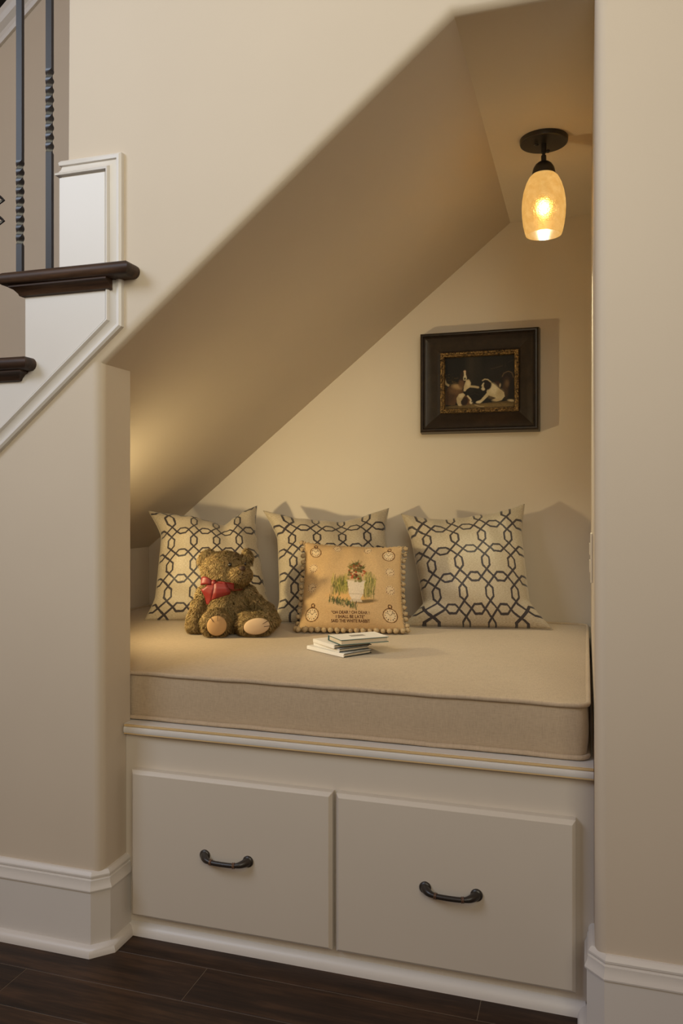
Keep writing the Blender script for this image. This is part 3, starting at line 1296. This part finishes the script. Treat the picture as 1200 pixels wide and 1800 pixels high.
bear = thing('teddy_bear', att(400, 1113, T0), 'brown plush teddy bear with a red bow sitting on the cushion', 'toy')
mb = MB()
E_ = [  # u, v, off, ru, rv, rw, ang
    (400, 1072, .000, 38, 40, 34, 0), (399, 1094, .005, 37, 22, 34, 0), (397, 1040, .0, 30, 24, 26, 0),       # trunk
    (395, 1001, .012, 40, 31, 34, 0), (400, 1012, .02, 34, 26, 32, 0),                                          # skull, cheeks
    (421, 1011, .048, 22, 17, 23, 0), (424, 1005, .058, 16, 11, 18, 0),                                         # muzzle
    (361, 984, .020, 13, 17, 5, 15), (367, 976, .016, 12, 10, 5, 15), (435, 980, .006, 9, 16, 6, -10),                                           # ears
    (359, 1046, .012, 14, 17, 15, 20), (349, 1068, .020, 13, 19, 15, 15), (343, 1091, .026, 14, 20, 16, 4), (342, 1101, .028, 14, 12, 15, 0),   # arm
    (437, 1044, .004, 14, 17, 15, -30), (450, 1060, .004, 14, 18, 15, -40), (467, 1074, .004, 15, 17, 15, -48), (478, 1088, .006, 12, 14, 14, -30),  # arm
    (381, 1094, .055, 22, 22, 34, 0), (379, 1096, .088, 25, 25, 14, 0),                                         # leg and foot
    (437, 1096, .050, 24, 20, 34, 0), (452, 1098, .080, 32, 20, 14, -8),                                        # leg and foot
]
for e in E_:
    mb.ellipsoid(bear_m(*e), 18, 12)
me = bpy.data.meshes.new('body_src')
me.from_pydata(mb.v, [], mb.f)
tmp = bpy.data.objects.new('body_src', me)
COL.objects.link(tmp)
md = tmp.modifiers.new('r', 'REMESH')
md.mode = 'VOXEL'
md.voxel_size = .0042
md2 = tmp.modifiers.new('s', 'SMOOTH')
md2.iterations = 4
md2.factor = .5
dg = bpy.context.evaluated_depsgraph_get()
body = bpy.data.meshes.new_from_object(tmp.evaluated_get(dg))
bpy.data.objects.remove(tmp)
bpy.data.meshes.remove(me)
for v in body.vertices:
    if v.co.z < ZS + .002:
        v.co.z = ZS + .002
body.name = 'body'
body.materials.clear()
body.polygons.foreach_set('use_smooth', [True] * len(body.polygons))
link('body', body, M['skin'], bear)


def grow_fur(me, count, length, width, bare=(), short=()):
    me.calc_loop_triangles()
    nv = len(me.vertices)
    co = np.zeros(nv * 3)
    me.vertices.foreach_get('co', co)
    co = co.reshape(-1, 3)
    no = np.zeros(nv * 3)
    me.vertices.foreach_get('normal', no)
    no = no.reshape(-1, 3)
    tri = np.zeros(len(me.loop_triangles) * 3, dtype=np.int32)
    me.loop_triangles.foreach_get('vertices', tri)
    tri = tri.reshape(-1, 3)
    A, B, Cc = co[tri[:, 0]], co[tri[:, 1]], co[tri[:, 2]]
    ar = np.linalg.norm(np.cross(B - A, Cc - A), axis=1)
    pick = NP.choice(len(tri), count, p=ar / ar.sum())
    r1, r2 = np.sqrt(NP.random(count)), NP.random(count)
    w = np.stack([1 - r1, r1 * (1 - r2), r1 * r2], 1)[..., None]
    P = (co[tri[pick]] * w).sum(1)
    Nn = (no[tri[pick]] * w).sum(1)
    Nn /= np.linalg.norm(Nn, axis=1, keepdims=True)
    keep = np.ones(count, bool)
    for m in bare:
        inv = np.array(m.inverted())
        q = P @ inv[:3, :3].T + inv[:3, 3]
        keep &= (q ** 2).sum(1) > 1.0
    keep &= P[:, 2] > ZS + .004
    P, Nn = P[keep], Nn[keep]
    n = len(P)
    # clumped lay
    cl = np.stack([np.sin(P[:, 0] * 210 + 3 * np.sin(P[:, 2] * 140)), np.sin(P[:, 1] * 190 + P[:, 2] * 90), np.sin(P[:, 2] * 230 + 2 * np.sin(P[:, 0] * 160))], 1)
    D = Nn * .75 + np.array([0, 0, -.45]) + cl * .30 + NP.normal(0, .22, (n, 3))
    D -= Nn * np.minimum(0, (D * Nn).sum(1, keepdims=True) - .35)
    D /= np.linalg.norm(D, axis=1, keepdims=True)
    L = length * NP.uniform(.6, 1.15, (n, 1))
    for m, kk in short:
        inv = np.array(m.inverted())
        q = P @ inv[:3, :3].T + inv[:3, 3]
        L[(q ** 2).sum(1) < 1] *= kk
    S = np.cross(D, NP.normal(0, 1, (n, 3)))
    S /= np.linalg.norm(S, axis=1, keepdims=True)
    S *= width
    mid = P + D * L * .55
    tip = P + D * L + np.array([0, 0, -1]) * L * .22
    tip[:, 2] = np.maximum(tip[:, 2], ZS + .0008)
    V = np.stack([P - S, P + S, mid - S * .8, mid + S * .8, tip], 1).reshape(-1, 3)
    i0 = np.arange(n)[:, None] * 5
    Fq = [list(map(int, r)) for r in (i0 + np.array([0, 1, 3, 2]))]
    Ft = [list(map(int, r)) for r in (i0 + np.array([2, 3, 4]))]
    me2 = bpy.data.meshes.new('fur')
    me2.from_pydata(V.tolist(), [], Fq + Ft)
    base = np.array([.50, .345, .160])
    k = NP.uniform(.72, 1.28, (n, 1)) * (1 + .22 * (cl[:, :1] + cl[:, 2:]) * .5)
    c = base * k * (1 + NP.normal(0, .05, (n, 3)))
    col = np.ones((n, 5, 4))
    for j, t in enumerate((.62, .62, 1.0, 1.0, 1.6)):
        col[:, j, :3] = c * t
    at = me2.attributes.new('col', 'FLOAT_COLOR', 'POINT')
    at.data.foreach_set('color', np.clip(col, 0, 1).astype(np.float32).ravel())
    me2.polygons.foreach_set('use_smooth', [True] * len(me2.polygons))
    nn = np.repeat(Nn[:, None, :] * .8 + D[:, None, :] * .2, 5, axis=1).reshape(-1, 3)
    nn /= np.linalg.norm(nn, axis=1, keepdims=True)
    me2.normals_split_custom_set_from_vertices(nn.tolist())
    return me2


pad_l = bear_m(381, 1100, .110, 16.5, 17, 6, 0, -4, -5)
pad_r = bear_m(451, 1101, .103, 22, 14, 6, -8, 4, -4)
bare = [bear_m(381, 1100, .110, 17, 17.5, 22), bear_m(451, 1101, .103, 23, 15, 26, -8),
        bear_m(404, 993, .072, 4.2, 4.2, 12), bear_m(431, 991, .055, 3.6, 4, 12), bear_m(426, 999, .092, 6.4, 5, 12)]
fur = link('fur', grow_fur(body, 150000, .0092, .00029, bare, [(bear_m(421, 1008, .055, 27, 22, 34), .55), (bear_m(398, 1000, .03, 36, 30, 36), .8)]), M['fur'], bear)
tag(fur, kind='stuff')
for m, mt, claws in ((pad_l, M['suede'], [(-.45, .62), (.05, .70)]), (pad_r, M['suede2'], [(.62, .35), (.72, -.1)])):
    o = obj('foot_pad', MB().ellipsoid(m, 28, 16), mt, bear, smooth=80)
    cl = MB()
    for a, b in claws:
        d = Vector((a, 0, b)).normalized()
        pts = [m @ Vector((d.x * t + (a - d.x * .7) * .6, math.sqrt(max(0, 1 - t * t * .8)) + .05, d.z * t)) for t in (.55, .75, .95, 1.1)]
        cl.tube(pts, .0007, 6)
    obj('claw_stitch', cl, M['nose'], o, smooth=60)
obj('eye', MB().ellipsoid(bear_m(404, 993, .071, 3.4, 3.6, 3.2), 14, 10), M['bead'], bear, smooth=80)
obj('eye', MB().ellipsoid(bear_m(431, 991, .055, 2.2, 3.0, 2.6), 14, 10), M['bead'], bear, smooth=80)
obj('nose', MB().ellipsoid(bear_m(426, 999, .092, 5.6, 4.2, 4.5, 8), 16, 12), M['nose'], bear, smooth=80)
obj('mouth_stitch', MB().tube([att(426, 1003, T0 - .094), att(426, 1008, T0 - .096), att(420, 1012, T0 - .092)], .0008, 6), M['nose'], bear, smooth=60)


def ribbon(rows, name, parent, th=.0012):
    """rows: list of cross-lines (each a list of points)"""
    k = len(rows[0])
    mb = MB().add([p for r in rows for p in r], [(i * k + j, i * k + j + 1, (i + 1) * k + j + 1, (i + 1) * k + j) for i in range(len(rows) - 1) for j in range(k - 1)])
    me = bpy.data.meshes.new(name)
    me.from_pydata(mb.v, [], mb.f)
    o = link(name, me, M['bow'], parent)
    s = o.modifiers.new('sub', 'SUBSURF')
    s.subdivision_type = 'SIMPLE' if 'tail' in name else 'CATMULL_CLARK'
    s.levels = s.render_levels = 2
    d = o.modifiers.new('th', 'SOLIDIFY')
    d.thickness = th
    me.polygons.foreach_set('use_smooth', [True] * len(me.polygons))
    return o


def B(u, v, off):
    return att(u, v, T0 - off)


bw = obj('bow', MB().ellipsoid(bear_m(376, 1025, .086, 5, 6, 5), 16, 12), M['bow'], bear, smooth=80)
bw['label'] = 'red satin ribbon bow'
ribbon([[B(375, 1021, .084), B(375, 1029, .084)], [B(366, 1015, .094), B(368, 1027, .096)], [B(357, 1012, .086), B(353, 1027, .090)],
        [B(352, 1018, .078), B(352, 1030, .082)], [B(360, 1018, .072), B(362, 1027, .074)], [B(374, 1022, .078), B(374, 1028, .078)]], 'bow_loop', bw)
ribbon([[B(378, 1021, .084), B(378, 1029, .084)], [B(392, 1022, .092), B(392, 1030, .096)], [B(404, 1025, .084), B(408, 1037, .088)],
        [B(416, 1027, .076), B(414, 1037, .080)], [B(402, 1023, .068), B(402, 1030, .070)], [B(379, 1022, .078), B(379, 1028, .078)]], 'bow_loop', bw)
ribbon([[B(368, 1024, .086), B(379, 1024, .088)], [B(361, 1032, .090), B(376, 1036, .096)], [B(353, 1036, .086), B(374, 1046, .096)], [B(360, 1049, .084), B(372, 1054, .092)], [B(363, 1062, .082), B(366, 1063, .086)]], 'bow_tail', bw)
ribbon([[B(376, 1023, .090), B(398, 1025, .088)], [B(376, 1034, .097), B(402, 1034, .094)], [B(374, 1044, .098), B(405, 1040, .092)], [B(371, 1055, .094), B(404, 1044, .088)]], 'bow_tail', bw)
# neck band
nb_ = []
for k in range(20):
    t = 2 * math.pi * k / 20
    c0 = att(396, 1030, T0 - .010)
    nb_.append([c0 + Rt * math.cos(t) * .052 + Wd * math.sin(t) * .050 + Zu * (.006 + .004 * math.sin(t)), c0 + Rt * math.cos(t) * .054 + Wd * math.sin(t) * .052 - Zu * .010])
nb_.append(nb_[0])
ribbon(nb_, 'neck_ribbon', bw)

# ------------------------------------------------------------------ books
def book(name, c_near, c_left, c_right_dir, z, L, Wb, th, board, label, spine_long=True, pages_left=False, lift=0):
    """c_near: near corner; book runs L towards c_left and Wb at right angles"""
    d1 = (c_left - c_near)
    d1.z = 0
    d1.normalize()
    d2 = Vector((-d1.y, d1.x, 0))
    if d2.dot(c_right_dir) < 0:
        d2 = -d2
    o = thing(name, (c_near.x, c_near.y, z), label, 'book', 'small books stacked on the cushion')

    def bx(a0, a1, b0, b1, z0, z1):
        p = [c_near + d1 * a + d2 * b for a in (a0, a1) for b in (b0, b1)]
        vs = [(q.x, q.y, zz) for q in p for zz in (z0, z1)]
        return MB().add(vs, [(0, 1, 3, 2), (4, 6, 7, 5), (0, 4, 5, 1), (2, 3, 7, 6), (0, 2, 6, 4), (1, 5, 7, 3)])
    t = .0016
    obj('back_cover', bx(0, L, 0, Wb, z, z + t), M[board], o, bev=.0004, bevseg=1)
    obj('jacket', bx(.0008, L - .0008, .0008, Wb - .0008, z + th, z + th + .0006), M['white_cover'], o)
    obj('front_cover', bx(0, L, 0, Wb, z + th - t, z + th), M[board], o, bev=.0004, bevseg=1)
    e = .003
    if spine_long:        # spine lies along the edge that runs from c_near to c_left
        obj('pages', bx(e, L - e, .002, Wb - e, z + t, z + th - t), M['pages'], o)
        obj('spine', bx(0, L, -.0012, .0022, z, z + th + .0005), M['white_cover'], o, bev=.0007, bevseg=2)
    else:
        obj('pages', bx(e, L - e, e, Wb - .002, z + t, z + th - t), M['pages'], o)
        obj('spine', bx(0, L, Wb - .0022, Wb + .0012, z, z + th), M[board], o, bev=.0007, bevseg=2)
    return o, bx


zb = .6085
zz = zb
near = atz(604, 1156, zz)
left = atz(549, 1143, zz)
right = atz(662, 1152, zz)
o1, bx = book('book', near, left, right - near, zz, .150, .094, .0090, 'slate', 'thin white book at the bottom of the small stack')
obj('title_print', MB().add([], []), M['print'], o1) if False else None
zz += .0100
near = atz(596, 1141, zz + .0085)
right = atz(662, 1141, zz + .0085)
left = atz(566.5, 1133, zz + .0085)
book('book', near, left, right - near, zz, .118, .094, .0085, 'slate', 'thin white dark-edged book, second from the bottom of the stack')
zz += .0095
near = atz(587, 1134.5, zz + .0085)
right = atz(662, 1134, zz + .0085)
left = atz(565, 1127.5, zz + .0085)
book('book', near, left, right - near, zz, .110, .112, .0085, 'slate', 'thin white dark-edged book, just under the teal-edged one')
zz += .0095
near = atz(599, 1125.5, zz + .0135)
rr = atz(683, 1119, zz + .0135)
left = atz(567.5, 1117, zz + .0135)
d = (rr - near)
ob, bx = book('book', near, rr, left - near, zz, .134, .084, .0135, 'teal', 'white book with teal cover edges on top of the stack', spine_long=False)
obj('title_print', bx(.045, .085, .035, .055, zz + .0141, zz + .0144), M['print'], ob)

# ------------------------------------------------------------------ framed picture on the back wall
FX0, FX1, FZ0, FZ1 = -.545, -.144, 1.230, 1.574
FD = .052
pic = thing('picture_frame', ((FX0 + FX1) / 2, YB - .001, FZ0), 'dark framed painting of puppies with a gilt inner border on the back wall', 'picture')
prof = [(0, 0), (.002, .030), (.004, .045), (.009, .049), (.013, .049), (.016, .044), (.022, .047), (.030, FD - .008), (.042, .038), (.058, .026), (.068, .022), (.068, 0)]
loop = [(FX0, FZ0), (FX0, FZ1), (FX1, FZ1), (FX1, FZ0)]
yb_ = YB - .003
obj('moulding', MB().sweep(loop, prof, lambda p, q, h: (p, yb_ - h, q), closed=True), M['frame'], pic, smooth=25)
q = .068
prof2 = [(q, 0), (q, .024), (q + .002, .0275), (q + .005, .029), (q + .008, .0275), (q + .0105, .024), (q + .012, .0245), (q + .014, .023), (q + .016, .018), (q + .016, 0)]
obj('gilt_border', MB().sweep(loop, prof2, lambda p, q_, h: (p, yb_ - h, q_), closed=True), M['gilt'], pic, smooth=25)
# carved twist on the gilt border: small slanted beads
bm_ = MB()
ix0, ix1, iz0, iz1 = FX0 + q + .005, FX1 - q - .005, FZ0 + q + .005, FZ1 - q - .005


def bead(x, z, ang):
    m = Matrix.Translation((x, yb_ - .0285, z)) @ Matrix.Rotation(ang, 4, 'Y') @ Matrix.Diagonal((.0052, .0022, .0019, 1))
    bm_.ellipsoid(m, 8, 5)


nx, nz = 40, 33
for i in range(nx):
    x = ix0 + (ix1 - ix0) * i / (nx - 1)
    bead(x, iz0, -.9)
    bead(x, iz1, .9)
for i in range(1, nz - 1):
    z = iz0 + (iz1 - iz0) * i / (nz - 1)
    bead(ix0, z, .7)
    bead(ix1, z, .7)
obj('gilt_beading', bm_, M['gilt'], pic, smooth=60)


def painting():
    """dark barn interior with puppies on straw"""
    c = Canvas(220, 180, (27, 23, 19))
    dk, wh = (22, 17, 13), (200, 184, 150)

    def m(p):                                  # sketch units to canvas
        return ((p[0] - 97) * 220 / 903, (p[1] - 200) * 180 / 705)

    def E(x, y, rx, ry, col, ang=0, al=1, soft=4):
        X, Y = m((x, y))
        c.ell(X, Y, rx * .2436, ry * .2553, col, ang, al, soft)

    def P(pts, col, al=1):
        c.poly([m(p) for p in pts], col, al)

    def Ln(pts, w, col, al=1, soft=2):
        c.line([m(p) for p in pts], w * .25, col, al, soft)
    # barn boards and wall behind
    E(440, 320, 55, 260, (56, 48, 36), 0, .7, 20)
    E(535, 330, 40, 230, (46, 40, 30), 0, .7, 16)
    E(760, 420, 170, 150, (38, 32, 26), 0, .7, 30)
    Ln([(690, 385), (760, 370), (830, 352)], 7, (78, 66, 46), .7)
    Ln([(870, 300), (868, 370)], 5, (54, 46, 36), .7)
    Ln([(900, 310), (980, 280)], 6, (60, 52, 40), .6)
    # straw
    for k in range(90):
        x, y = R.uniform(100, 260), R.uniform(440, 840)
        Ln([(x, y), (x + R.uniform(-60, 60), y + R.uniform(-40, 20))], 4, R.choice([(74, 60, 38), (112, 92, 56), (46, 36, 24)]), .55, 1.2)
    P([(97, 850), (300, 838), (520, 830), (700, 815), (1000, 800), (1000, 910), (97, 910)], (90, 72, 42))
    E(690, 862, 300, 30, (132, 108, 66), 0, .7, 8)
    E(250, 890, 160, 20, (104, 84, 52), 0, .6, 6)
    for k in range(120):
        x, y = R.uniform(100, 995), R.uniform(830, 905)
        Ln([(x, y), (x + R.uniform(-40, 40), y + R.uniform(-6, 6))], 4, R.choice([(150, 122, 76), (62, 48, 30), (118, 94, 58)]), .45, 1.2)
    # dark dog behind at the right
    E(895, 500, 75, 80, (40, 29, 22), 0, 1, 6)
    E(880, 640, 45, 120, (72, 52, 34), 4, .9, 8)
    E(950, 660, 50, 120, (30, 23, 18), 0, .9, 8)
    Ln([(830, 490), (850, 448), (905, 425), (950, 445), (970, 505)], 9, (112, 90, 62), .8, 2)
    E(890, 580, 24, 40, (110, 84, 54), 0, .7, 6)
    E(940, 800, 42, 14, (190, 170, 132), 8, .95, 3)
    # small dark head peeping behind the white pup
    E(762, 590, 42, 44, (58, 38, 26), 0, 1, 4)
    E(803, 602, 10, 24, (180, 160, 124), 8, .9, 2.5)
    # shadowed lump between the pups
    E(500, 740, 80, 62, (25, 20, 16), 0, .9, 8)
    Ln([(440, 710), (490, 690), (540, 715)], 6, (58, 46, 34), .6)
    # crouching brown and white pup at the left, nose to the ground
    Ln([(102, 505), (118, 548), (150, 575)], 26, (176, 154, 114), 1, 3)
    P([(110, 830), (105, 690), (140, 610), (205, 566), (270, 562), (322, 608), (345, 680), (330, 760), (250, 800), (235, 832)], (84, 58, 36))
    E(170, 700, 62, 110, (62, 43, 28), 10, .8, 10)
    E(262, 598, 62, 34, (168, 138, 96), 16, .85, 8)
    E(230, 650, 70, 40, (112, 82, 52), 10, .6, 10)
    P([(256, 744), (286, 694), (338, 680), (366, 706), (345, 745), (312, 786), (312, 836), (276, 842), (258, 800)], (172, 152, 116))
    E(316, 715, 34, 26, (204, 186, 150), -20, .8, 5)
    E(300, 835, 22, 14, (180, 160, 124), 0, 1, 3)
    P([(330, 770), (350, 725), (395, 715), (430, 740), (455, 785), (448, 820), (410, 836), (350, 836)], (98, 66, 40))
    E(362, 788, 40, 56, (44, 29, 20), 12, 1, 4)
    Ln([(398, 722), (432, 765), (446, 800)], 18, wh, 1, 2)
    E(440, 805, 20, 22, wh, 0, 1, 3)
    E(452, 795, 9, 11, dk, 0, 1, 2)
    # seated pup at the back, facing out
    P([(345, 660), (350, 592), (376, 520), (408, 500), (438, 556), (434, 606), (385, 636), (368, 660)], (188, 168, 130))
    E(318, 560, 36, 56, (104, 74, 48), 0, .9, 6)
    E(405, 560, 24, 40, (212, 196, 160), 0, .7, 6)
    Ln([(440, 600), (490, 606), (528, 616)], 26, (182, 162, 124), 1, 3)
    E(330, 455, 28, 58, (46, 31, 22), 8, 1, 5)
    E(398, 450, 24, 56, (40, 27, 20), -8, 1, 5)
    E(362, 440, 36, 50, (52, 36, 25), 0, 1, 5)
    P([(346, 394), (376, 394), (374, 440), (388, 490), (378, 520), (346, 520), (340, 490), (352, 440)], wh)
    E(361, 402, 13, 16, (206, 166, 138), 0, .8, 3)
    E(362, 496, 13, 15, dk, 0, 1, 3)
    # white pup with dark head at the right
    P([(640, 650), (690, 558), (724, 580), (794, 640), (852, 690), (862, 744), (822, 792), (760, 806), (706, 784), (752, 762), (700, 742), (662, 726),
       (596, 792), (552, 824), (503, 812), (512, 794), (560, 780), (604, 730), (636, 694)], (190, 172, 136))
    E(720, 640, 50, 70, (212, 197, 164), -30, .8, 10)
    E(800, 700, 46, 50, (166, 146, 110), 0, .6, 10)
    E(690, 752, 46, 20, (120, 98, 70), 20, .5, 6)
    E(540, 806, 34, 15, (208, 192, 158), -8, 1, 3)
    E(764, 786, 54, 18, (178, 158, 122), -6, 1, 4)
    P([(568, 604), (592, 560), (614, 560), (612, 652), (590, 660)], wh)
    E(648, 592, 50, 62, (32, 22, 17), 8, 1, 3.5)
    Ln([(586, 530), (612, 514), (650, 520), (688, 552)], 14, (182, 164, 128), 1, 2)
    E(592, 640, 22, 16, wh, 20, 1, 3)
    E(573, 612, 9, 9, dk, 0, 1, 2)
    Ln([(490, 842), (545, 862), (600, 866)], 11, (176, 154, 114), .85)
    a = np.pad(c.a, ((1, 1), (1, 1), (0, 0)), mode='edge')
    c.a = (a[:-2, 1:-1] + a[2:, 1:-1] + a[1:-1, :-2] + a[1:-1, 2:] + 4 * a[1:-1, 1:-1]) / 8
    c.speckle(.09)
    return c.a * .85


img = painting()
H, W_, _ = img.shape
gx0, gx1, gz0, gz1 = FX0 + q + .012, FX1 - q - .012, FZ0 + q + .012, FZ1 - q - .012
V = [(gx0 + (gx1 - gx0) * i / (W_ - 1), yb_ - .010, gz1 - (gz1 - gz0) * j / (H - 1)) for j in range(H) for i in range(W_)]
Fc = [(j * W_ + i, (j + 1) * W_ + i, (j + 1) * W_ + i + 1, j * W_ + i + 1) for j in range(H - 1) for i in range(W_ - 1)]
me = bpy.data.meshes.new('canvas')
me.from_pydata(V, [], Fc)
at = me.attributes.new('col', 'FLOAT_COLOR', 'POINT')
cc = np.ones((H * W_, 4), dtype=np.float32)
cc[:, :3] = np.clip(img.reshape(-1, 3), 0, 1)
at.data.foreach_set('color', cc.ravel())
link('canvas', me, M['canvas'], pic)['label'] = 'dark painting of puppies on a barn floor'
obj('backing', MB().box(FX0 + .02, FX1 - .02, yb_ - .008, YB - .001, FZ0 + .02, FZ1 - .02), M['dark'], pic)

# ------------------------------------------------------------------ ceiling lamp
LX, LY = -.104, .600
lamp = thing('ceiling_lamp', (LX, LY, ZC), 'amber glass pendant shade on a black round ceiling mount, lit', 'lamp')
obj('canopy', MB().lathe([(.001, -.0130), (.056, -.0130), (.0595, -.0115), (.0608, -.008), (.0608, 0)], (LX, LY, ZC), 48), M['bronze'], lamp, smooth=40)
obj('screw', MB().ellipsoid(Matrix.Translation((LX - .018, LY - .012, ZC - .018)) @ Matrix.Diagonal((.0065, .0065, .003, 1)), 12, 8), M['bronze'], lamp, smooth=60)
obj('stem', MB().lathe([(.0068, -.0130), (.0068, -.036), (.004, -.038), (.004, -.041), (.0066, -.043), (.0066, -.064)], (LX, LY, ZC), 20), M['bronze'], lamp, smooth=40)
obj('swivel_knob', MB().ellipsoid(Matrix.Translation((LX + .011, LY - .003, ZC - .034)) @ Matrix.Diagonal((.0052, .004, .0045, 1)), 12, 8), M['bronze'], lamp, smooth=60)
obj('socket_cup', MB().lathe([(.004, 1.8795), (.014, 1.8775), (.021, 1.872), (.0265, 1.863), (.029, 1.853), (.0295, 1.842), (.028, 1.842), (.020, 1.850), (.001, 1.852)], (LX, LY, 0), 36), M['bronze'], lamp, smooth=40)
op = [(.0270, 1.848), (.0370, 1.838), (.0450, 1.822), (.0512, 1.802), (.0548, 1.780), (.0558, 1.760), (.0548, 1.738), (.0520, 1.716), (.0478, 1.697), (.0450, 1.6895)]
pr = op + [(r - .0028, z) for r, z in op[::-1]]
mbs = MB()
mbs.lathe(pr + [op[0]], (LX, LY, 0), 48, capped=False)
sh = obj('shade', mbs, M['shade'], lamp, smooth=60)
sh['label'] = 'amber seeded glass shade'
obj('bulb', MB().lathe([(.001, 1.742), (.008, 1.7445), (.0125, 1.751), (.014, 1.760), (.012, 1.769), (.008, 1.775), (.001, 1.776)], (LX, LY, 0), 24), M['bulb'], lamp, smooth=60)
obj('bulb_base', MB().lathe([(.007, 1.774), (.0095, 1.790), (.0125, 1.806), (.0125, 1.852)], (LX, LY, 0), 20), M['bronze'], lamp, smooth=40)

# ------------------------------------------------------------------ outlet on the right side wall
oz, oy = .865, .46
ou = thing('wall_outlet', (XR, oy, oz), 'ivory outlet cover on the side wall above the cushion', 'outlet')
obj('plate', MB().box(XR - .0055, XR - .0005, oy - .036, oy + .036, oz - .058, oz + .058), M['plate'], ou, bev=.0015, bevseg=2)
for s in (-1, 1):
    obj('socket', MB().box(XR - .0078, XR - .005, oy - .017, oy + .017, oz + s * .020 - .014, oz + s * .020 + .014), M['plate'], ou, bev=.001, bevseg=2)

# ------------------------------------------------------------------ added out-of-view lamp behind the left jamb: source read from shadows, fixture made up
RX, RZ = -1.40, .90
rl = thing('added_lamp', (RX, WT, RZ), 'small bullet lamp added out of view behind the left jamb of the nook', 'lamp')
obj('mount', MB().sweep([(RX - .03, RZ - .03), (RX - .03, RZ + .03), (RX + .03, RZ + .03), (RX + .03, RZ - .03)], [(-.03, 0), (0, 0), (0, .010), (-.03, .010)], lambda p, q_, h: (p, WT + .0005 + h, q_), closed=True), M['bronze'], rl)
obj('arm', MB().tube([(RX, WT + .008, RZ), (RX, WT + .05, RZ), (RX, WT + .085, RZ)], .006, 10), M['bronze'], rl, smooth=50)
dirv = Vector((1.0, .78, .10)).normalized()
hd = Vector((RX, WT + .095, RZ))
obj('head', MB().tube([hd - dirv * .045, hd - dirv * .040, hd + dirv * .01], [.010, .020, .026], 20), M['bronze'], rl, smooth=50)
lt = bpy.data.lights.new('added_lamp_spot', 'SPOT')
lt.energy = 21
lt.color = (1.0, .80, .43)
lt.spot_size = math.radians(140)
lt.spot_blend = 1.0
lt.shadow_soft_size = .022
lo_ = bpy.data.objects.new('added_lamp_spot', lt)
COL.objects.link(lo_)
lo_.location = hd + dirv * .036
lo_.rotation_euler = dirv.to_track_quat('-Z', 'Y').to_euler()
